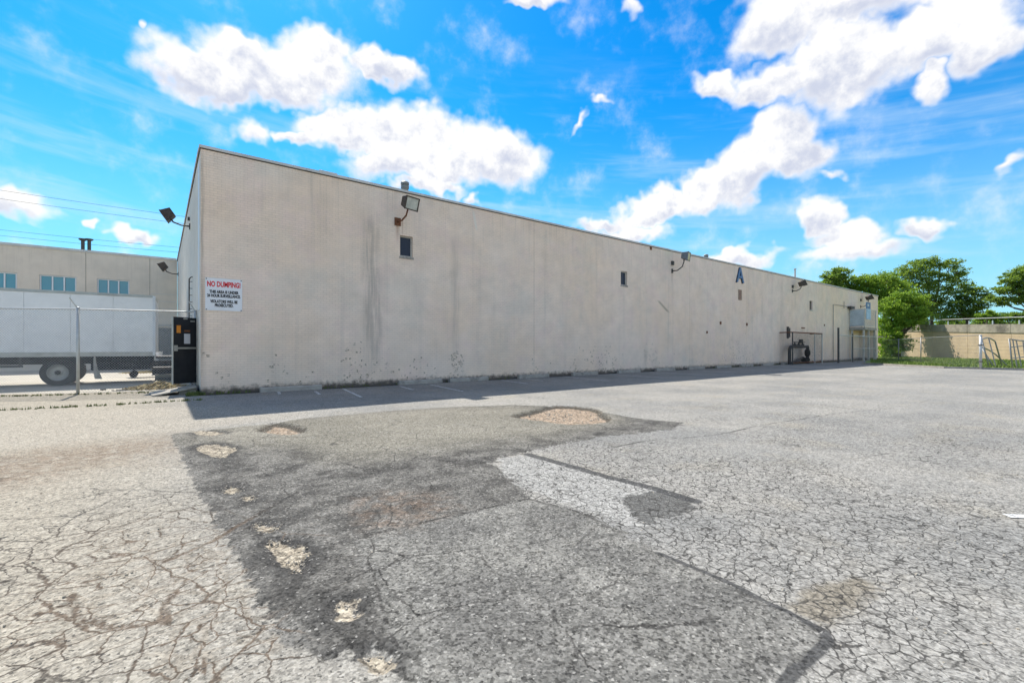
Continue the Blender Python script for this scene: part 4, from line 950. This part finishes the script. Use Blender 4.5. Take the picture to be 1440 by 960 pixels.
for (s_, dual) in ((0, True), (-6.4, False)):
    for side_ in (0, 1):
        w_ = .12 if side_ == 0 else 2.32; dirn = -1 if side_ == 0 else 1
        c = T(s_, w_, .50); ax = tn*dirn
        ty = MB().lathe(c-ax*(.50 if dual else .22), ax, [(0, .30), (0, .46), (.03, .50), (.21 if not dual else .22, .50), (.235, .45), (.26, .45), (.29, .50), (.47, .50), (.50, .455), (.50, .30)] if dual else [(0, .30), (0, .46), (.03, .5), (.2, .5), (.23, .455), (.23, .3)], 30).build('wheel', M_RUBBER, tk, False)
        e_ = .50 if dual else .23
        MB().lathe(c-ax*(.50 if dual else .22), ax, [(e_-.01, .31), (e_+.012, .30), (e_-.01, .275), (e_-.12, .26), (e_-.15, .20), (e_-.15, .12), (e_-.04, .10), (e_-.02, 0)], 24).build('rim', M_ALU, ty)
        for k in range(8):
            a_ = k*PI/4; q = c-ax*(.50 if dual else .22)+ax*(e_-.14)+(tdir*math.cos(a_)+Vector((0, 0, 1))*math.sin(a_))*.155
            MB().lathe(q, ax, [(0, .02), (.03, .02), (.03, 0)], 6).build('wheel_nut', M_STEEL, ty)
MB().tube([T(0, .1, .5), T(0, 2.3, .5)], .09, 8).build('axle', M_BLACK, tk)
mb = MB()                                        # cab (ahead of the box, left of the frame)
prof = [(-4.98, .6), (-7.3, .6), (-7.35, 1.35), (-6.9, 1.6), (-6.3, 2.45), (-5.0, 2.5)]
n_ = len(prof)
for w_ in (.12, 2.28):
    for (s_, z_) in prof: mb.v.append(tuple(T(s_, w_, z_)))
mb.f.append(tuple(range(n_))); mb.f.append(tuple(range(n_, 2*n_))[::-1])
for k in range(n_): mb.f.append((k, (k+1) % n_, n_+(k+1) % n_, n_+k))
cb = mb.build('cab', M_WHITE, tk, bevel=.05)
MB().hexa([T(-6.2,.105,1.6),T(-5.3,.105,1.6),T(-5.3,.115,1.6),T(-6.2,.115,1.6),T(-6.0,.105,2.25),T(-5.3,.105,2.25),T(-5.3,.115,2.25),T(-6.0,.115,2.25)]).build('side_window', M_GLASS, cb)

# ------------------------------------------------------------------ things lying by the door and in the yard
rp = thing('door_ramp', 'pale plywood ramp lying below the open dark door', 'ramp', (.3, 17.6, 0))
a0, a1 = gp(209, 552.5), gp(214, 557.5); b0_, b1_ = at(268, 14.3, .20), Vector((.93, 17.1, .16))
a0.z = .03; a1.z = .03; b0_ = Vector((.90, 18.15, .24)); b1_ = Vector((.90, 17.25, .22))
dn = Vector((0, 0, -.035))
MB().hexa([a1+dn, b1_+dn, b0_+dn, a0+dn, a1, b1_, b0_, a0]).build('board', M_WOOD, rp)
MB().box(.45, .9, 17.35, 18.1, 0, .19).build('support_block', M_CONC, rp)
def scatter_leaves(name, label, cat, c, rx, ry, hgt, n, mats, size=.07):
    v = []; f = []
    for k in range(n):
        a = random.uniform(0, 2*PI); r = random.random()**.7; x = c.x+rx*r*math.cos(a); y = c.y+ry*r*math.sin(a); z = hgt*(1-r)*random.random()+.02
        e1 = Vector((random.gauss(0, 1), random.gauss(0, 1), random.gauss(0, .5))).normalized()*size*random.uniform(.4, 1.3); e2 = e1.cross(Vector((random.gauss(0, .6), random.gauss(0, .6), 1))).normalized()*size*random.uniform(.2, .6)
        i = len(v); q = Vector((x, y, z)); v += [tuple(q-e1), tuple(q+e2), tuple(q+e1), tuple(q-e2)]; f.append((i, i+1, i+2, i+3))
    mb = MB(); mb.v = v; mb.f = f; o = mb.build(name, mats); tag(o, label, cat, kind='stuff'); return o
M_LITTER = grainy('dry_litter', (.36, .28, .13), .9, 0, .5, 9, (.10, .12, .04), .6)
c_ = gp(224, 546); scatter_leaves('leaf_litter', 'heap of dry leaves and twigs beside the plywood ramp', 'leaf litter', c_, 1.0, .8, .25, 1500, M_LITTER)
c_ = gp(212, 524); scatter_leaves('leaf_litter', 'low strewn dry weeds in the yard beyond the shadow of the truck', 'leaf litter', c_, 1.4, .9, .12, 900, M_LITTER)
q = gp(171, 549.5)
t_ = thing('rubber_scrap', 'torn black rubber scrap lying flat before the left fence', 'scrap', q)
mb = MB(); ring = [(q+Vector((math.cos(a)*.22*(1+.3*math.sin(3*a)), math.sin(a)*.12*(1+.3*math.cos(4*a)), .035+.02*math.sin(5*a)))) for a in np.linspace(0, 2*PI, 15)[:-1]]
lo_ = [p-Vector((0, 0, .03)) for p in ring]; i0 = 0; mb.v = [tuple(p) for p in ring+lo_]; n_ = len(ring); mb.f.append(tuple(range(n_))); mb.f += [(k, (k+1) % n_, n_+(k+1) % n_, n_+k) for k in range(n_)]
mb.build('scrap', M_RUBBER, t_)
q = gp(145, 549); t_ = thing('rubber_scrap', 'tiny dark lump on the ground left of the torn black scrap', 'scrap', q); MB().obox(q+Vector((0,0,.03)), (1,.4,0), (-.4,1,0), (0,0,1), .07, .04, .025).build('scrap', M_RUBBER, t_, bevel=.01)
# curved strap standing in the yard
q = at(138, 17.5, .24)
pth = [q+RT*dx+Vector((0, 0, z_)) for dx, z_ in ((.02, 0), (-.05, .2), (-.10, .42), (-.13, .66), (-.13, .88))]
wd = [.14, .11, .07, .045, .03]; mb = MB()
for p, w_ in zip(pth, wd): mb.v += [tuple(p-RT*w_-FW*.01), tuple(p+RT*w_-FW*.01), tuple(p+RT*w_+FW*.01), tuple(p-RT*w_+FW*.01)]
for k in range(4):
    for j in range(4): mb.f.append((k*4+j, k*4+(j+1) % 4, k*4+4+(j+1) % 4, k*4+4+j))
mb.f += [(3, 2, 1, 0), (16, 17, 18, 19)]; mb.build('hanging_strap', M_WOOD, tk)
# junk behind the truck tail
def junk(name, label, cat, px, zc, w, d, h, m, z=0, rz=0.0):
    q = at(px, zc, z); t_ = thing(name, label, cat, q); a = Vector((math.cos(rz), math.sin(rz), 0)); b = Vector((-a.y, a.x, 0))
    return t_, q, a, b
t_, q, a, b = junk('pallet_stack', 'stack of dark pallets behind the truck tail in the yard', 'pallets', 233, 24.5, 1, 1, 1, M_BLACK)
for k in range(5):
    for j in range(5): MB().obox(q+a*(-.5+j*.25)+Vector((0, 0, .14+k*.15)), a, b, (0, 0, 1), .055, .5, .01).build('deck_board', M_BLACK, t_)
    for j in range(3): MB().obox(q+b*(-.45+j*.45)+Vector((0, 0, .065+k*.15)), a, b, (0, 0, 1), .56, .04, .055).build('bearer', M_BLACK, t_)
t_, q, a, b = junk('white_bucket', 'small white bucket standing on the dark pallets behind the truck', 'bucket', 224, 24.3, 1, 1, 1, M_WHITE, .88)
MB().lathe(q, (0, 0, 1), [(0, 0), (0, .12), (.34, .15), (.34, .13), (.05, .10)], 16).build('pail', M_WHITE, t_)
t_, q, a, b = junk('timber_pile', 'short dark timbers lying left of the door at the yard edge', 'timber', 236, 20.2, 1, 1, 1, M_DKSTEEL)
for k, (dx, dz) in enumerate(((-.22, .07), (.0, .07), (.2, .07), (-.1, .2), (.12, .2))): MB().obox(q+b*dx+Vector((0, 0, dz)), (1, .1*k-.2, 0), (0, 1, 0), (0, 0, 1), .45, .065, .06).build('timber', M_WOOD if k > 2 else M_DKSTEEL, t_)
t_, q, a, b = junk('scrap_frame', 'low dark scrap trolley in front of the pallets behind the truck', 'scrap', 222, 22.3, 1, 1, 1, M_DKSTEEL)
MB().obox(q+Vector((0, 0, .45)), (1, .2, 0), (-.2, 1, 0), (0, 0, 1), 1.1, .45, .04).build('deck', M_DKSTEEL, t_)
for (u_, v_) in ((-.9, -.35), (.9, -.35), (-.9, .35), (.9, .35)): MB().lathe(q+Vector((u_, v_, .18)), (0, 1, 0), [(-.04, 0), (-.04, .16), (.04, .16), (.04, 0)], 12).tube([q+Vector((u_, v_, .18)), q+Vector((u_, v_, .43))], .025, 6).build('castor', M_RUBBER, t_)
t_, q, a, b = junk('white_carton', 'crushed white carton lying on the yard under the truck tail', 'carton', 146, 33, 1, 1, 1, M_WHITE)
MB().obox(q+Vector((0, 0, .08)), (1, .3, .06), (-.3, 1, 0), (0, 0, 1), .24, .17, .07).build('carton', M_WHITE, t_, bevel=.02)

# loose stones on the lot
M_STONE = grainy('loose_stone', (.33, .29, .23), .9, 0, .5, 20)
v = []; f = []
def stone(x, y, r, z0=0.0):
    i = len(v); k = 5
    for j in range(k): a = 2*PI*j/k+random.random(); v.append((x+math.cos(a)*r*random.uniform(.7, 1.2), y+math.sin(a)*r*random.uniform(.7, 1.2), z0))
    for j in range(k): a = 2*PI*j/k+random.random()*.3; v.append((x+math.cos(a)*r*.6, y+math.sin(a)*r*.6, z0+r*random.uniform(.5, .9)))
    for j in range(k): f.append((i+j, i+(j+1) % k, i+k+(j+1) % k, i+k+j))
    f.append(tuple(range(i+k, i+2*k)))
for k in range(1500):
    px = random.uniform(-80, 1500); py = HY+F*H/(1.6+random.random()**1.3*11); q = gp(px, py)
    if q.y < 15.5: stone(q.x, q.y, .003+.009*random.random()**3)
for (px, py, rx, ry, _) in POT:
    for k in range(260):
        a = random.uniform(0, 2*PI); r = random.random()**.5*.9; q = gp(px+rx*r*math.cos(a), py+ry*r*math.sin(a)); stone(q.x, q.y, .008+.022*random.random()**2, -.074)
for (px, py, rx, ry) in SPOT:
    for k in range(90):
        a = random.uniform(0, 2*PI); r = .7+random.random()*.6; q = gp(px+rx*r*math.cos(a), py+ry*r*math.sin(a)); stone(q.x, q.y, .004+.009*random.random()**2, -.005)
mb = MB(); mb.v = v; mb.f = f; tag(mb.build('loose_gravel', M_STONE), 'loose gravel grains strewn over the broken asphalt and in the potholes', 'gravel', kind='stuff')

# ------------------------------------------------------------------ power lines
for i, (ya, yb, dz) in enumerate(((268, 306, 0), (280, 316, 0), (323.5, 350, 6), (331.5, 357, 6))):
    zc = 62+dz; a = at(-420, zc, 0); b = at(420, zc+8, 0)
    def zat(px, py): d_ = zc+8*(px+420)/840; return H+(HY-py)/F*d_
    za, zb = zat(0, ya), zat(260, yb); sl_ = (zb-za)/((at(260, zc+6.5)-at(0, zc+4)).length)
    pts_ = []
    L0 = (at(0, zc+4)-a).length
    for k in range(15):
        q = a.lerp(b, k/14); l_ = (q-a).length-L0; pts_.append((q.x, q.y, za+sl_*l_+.0004*(l_-8)*(l_-8)-.02))
    o = MB().tube(pts_, .022, 5).build('power_line', M_BLACK)
    tag(o, ['highest power line over the rear building', 'second power line from the top over the rear building', 'third power line down, just above the rear building roof', 'lowest power line, nearly touching the rear building roof'][i], 'power line', 'power lines over the rear building')

# ------------------------------------------------------------------ trees
def leaf_mat(name, c1, c2):
    m = bpy.data.materials.new(name); m.use_nodes = True; t = NT(m.node_tree); b = m.node_tree.nodes['Principled BSDF']; out = m.node_tree.nodes['Material Output']
    p = t.pos(); c = t.mix(t.ss(t.noise(p, .7, 4, .6), .35, .65), c1, c2); c = t.mix(t.mul(t.noise(p, 6, 2), .5), c, c2)
    t.put(b.inputs['Base Color'], c); b.inputs['Roughness'].default_value = .6; b.inputs['Specular IOR Level'].default_value = .25
    tr = t.new('ShaderNodeBsdfTranslucent'); t.put(tr.inputs[0], t.mix(.6, c, (.36, .50, .05))); ms = t.new('ShaderNodeMixShader'); ms.inputs[0].default_value = .55
    t.l.new(b.outputs[0], ms.inputs[1]); t.l.new(tr.outputs[0], ms.inputs[2]); t.l.new(ms.outputs[0], out.inputs[0]); return m
LM = {'bright': leaf_mat('bright_leaf', (.13, .235, .03), (.19, .31, .04)), 'mid': leaf_mat('mid_leaf', (.10, .17, .035), (.15, .23, .05)), 'deep': leaf_mat('deep_leaf', (.07, .14, .035), (.11, .19, .045))}
M_BARK = grainy('bark', (.10, .08, .06), .9, 0, .3, 6)
def tree(name, label, px, zc, base_z, clumps, leaf, n, size=.19, trunk_px=None, seed=1, flat_=.6):
    """clumps: (px, py, radius m, depth offset m) gives where the limbs of this tree carry foliage"""
    rnd = random.Random(seed); base = at(trunk_px or px, zc, base_z)
    t_ = thing(name, label, 'tree', base); C = []
    for (u, v_, r, dz) in clumps:
        q = at(u, zc+dz, 0); q.z = H+(HY-v_)/F*(zc+dz); C.append((q, r))
    top = max(c[0].z for c in C); mean = sum((c[0] for c in C), Vector())/len(C)
    fork = Vector((base.x*.6+mean.x*.4, base.y*.6+mean.y*.4, base_z+(top-base_z)*.35))
    tr = MB().tube([base, base.lerp(fork, .5)+Vector((.15, .1, 0)), fork], [.38, .30, .24], 10).build('trunk', M_BARK, t_, True)
    for (q, r) in C:
        m1 = fork.lerp(q, .5)+Vector((rnd.uniform(-.5, .5), rnd.uniform(-.5, .5), -.3))
        mb = MB().tube([fork, m1, q], [.15, .09, .03], 6, False)
        for k in range(4):
            e = q+Vector((rnd.gauss(0, .6), rnd.gauss(0, .6), rnd.gauss(0, .35)))*r; mb.tube([m1.lerp(q, .7), e], [.045, .015], 4, False)
        mb.build('limb', M_BARK, t_)
    tot = sum(r*r for _, r in C); v = []; f = []
    nr = np.random.RandomState(seed)
    for (q, r) in C:
        k = int(n*r*r/tot); nsub = max(8, int(r*20))
        for s_ in range(nsub):
            d = nr.normal(size=3); d /= np.linalg.norm(d); rr = r*nr.uniform(.35, 1.0); cc = np.array(q)+d*rr*np.array((1, 1, flat_)); sr = r*nr.uniform(.09, .24)
            kk = max(1, k//nsub); pp = cc+np.clip(nr.normal(size=(kk, 3)), -2, 2)*sr*np.array((1, 1, .45))
            e1 = nr.normal(size=(kk, 3)); e1 /= np.linalg.norm(e1, axis=1)[:, None]; e2 = np.cross(e1, nr.normal(size=(kk, 3))); e2 /= np.linalg.norm(e2, axis=1)[:, None]
            sz = size*nr.uniform(.5, 1.3, (kk, 1)); e1 *= sz; e2 *= sz*.5
            i = len(v); quad = np.stack([pp-e1, pp+e2, pp+e1, pp-e2], 1).reshape(-1, 3); v.extend(map(tuple, quad)); f.extend([(i+4*j, i+4*j+1, i+4*j+2, i+4*j+3) for j in range(kk)])
    mb = MB(); mb.v = v; mb.f = f; mb.build('crown', leaf, t_); return t_
tree('deciduous_tree', 'leafy tree rising behind the far roof edge, leftmost of the trees', 1178, 74, 0, [(1168,388,1.5,0),(1180,383,1.7,0),(1190,394,1.6,1),(1160,398,1.3,0),(1175,402,1.9,0),(1200,402,1.4,0),(1195,410,1.8,0)], LM['mid'], 9000, .17, seed=3)
tree('deciduous_tree', 'bright green leafy tree standing over the far corner of the building', 1240, 72, 0, [(1212,394,1.5,0),(1225,398,2.2,0),(1240,392,2.0,0),(1252,398,2.2,1),(1238,412,3.0,0),(1215,412,2.2,0),(1262,410,2.2,0),(1250,425,2.8,0),(1265,430,2.4,-1)], LM['bright'], 22000, .16, seed=4)
tree('deciduous_tree', 'vivid green low bushy tree just right of the building corner before the retaining wall', 1262, 62, 0, [(1250,428,1.7,0),(1270,418,1.8,0),(1288,422,1.6,0),(1298,428,1.1,0),(1262,440,2.2,0),(1282,440,2.0,0),(1294,442,1.3,0),(1250,455,2.0,0),(1272,456,1.9,0),(1250,474,2.0,0),(1262,484,1.8,0),(1248,492,1.6,0)], LM['bright'], 20000, .15, seed=5)
tree('tall_tree', 'tall airy dark tree with umbrella shaped crown above the retaining wall', 1310, 88, 3.5, [(1268,386,1.9,0),(1280,378,1.9,0),(1294,370,1.8,1),(1308,368,1.6,0),(1322,373,1.6,0),(1338,372,1.8,0),(1350,382,1.5,0),(1300,384,2.3,0),(1322,390,2.2,0),(1345,394,1.8,0),(1358,401,1.3,0),(1285,395,2.1,0),(1308,402,2.2,0),(1330,408,1.9,0),(1272,402,1.6,0),(1318,420,2.0,0),(1298,416,2.1,0),(1303,436,2.3,0),(1320,440,1.6,0)], LM['mid'], 22000, .17, seed=6, flat_=.62)
tree('deciduous_tree', 'dark mid-height tree right of the tall airy tree', 1362, 84, 3.5, [(1352,414,1.6,0),(1372,408,1.7,0),(1382,416,1.3,0),(1360,424,2.0,0),(1342,428,1.7,0),(1376,430,1.7,0),(1350,440,2.1,0),(1330,446,1.7,0),(1368,444,1.8,0)], LM['deep'], 12000, .17, seed=8, flat_=.62)
tree('tall_tree', 'spreading tree cut by the right edge of the photo', 1440, 78, 3.5, [(1420,394,1.6,0),(1434,384,1.8,0),(1448,378,1.8,0),(1408,408,1.4,0),(1428,406,1.9,0),(1446,398,2.2,0),(1395,420,1.2,0),(1412,424,1.5,0),(1436,420,2.0,0),(1456,412,2.2,0),(1470,395,2.2,0),(1480,420,2.3,0),(1500,400,2.0,0)], LM['mid'], 22000, .17, seed=9, trunk_px=1455, flat_=.62)
tree('low_bush', 'rounded yellow green bush on top of the retaining wall, left of the right edge tree', 1385, 72, 3.6, [(1380,446,1.0,0),(1390,442,1.0,0),(1400,448,1.0,0)], LM['bright'], 4500, .14, seed=10)
tree('low_bush', 'dark green bushes on top of the retaining wall at the right edge', 1425, 72, 3.6, [(1412,446,1.2,0),(1428,444,1.3,0),(1445,446,1.4,0),(1462,442,1.5,0)], LM['deep'], 6500, .15, seed=11)
# low far greenery that closes the gaps at the horizon
FARL = ['distant low tree hidden behind the far end of the long roof', 'distant low tree behind the bright green tree at the building corner', 'distant low tree behind the left end of the retaining wall', 'distant low tree behind the trunk of the tall airy tree',
        'distant low tree behind the dark tree right of the tall airy one', 'distant low tree behind the rounded yellow green bush', 'distant low tree behind the tree cut by the right edge', 'distant low tree beyond the right edge of the photo']
for i in range(8):
    u = 1180+i*52; tree('far_tree', FARL[i], u, 130, 3, [(u-12,456,2.2,0),(u+4,451+3*(i%2),2.6,1),(u+18,457,2.2,0)], LM['deep'], 2600, .34, seed=20+i)
for o in [o for o in COL.objects if o.name.startswith('far_tree')]:
    o['group'] = 'distant trees on the horizon'
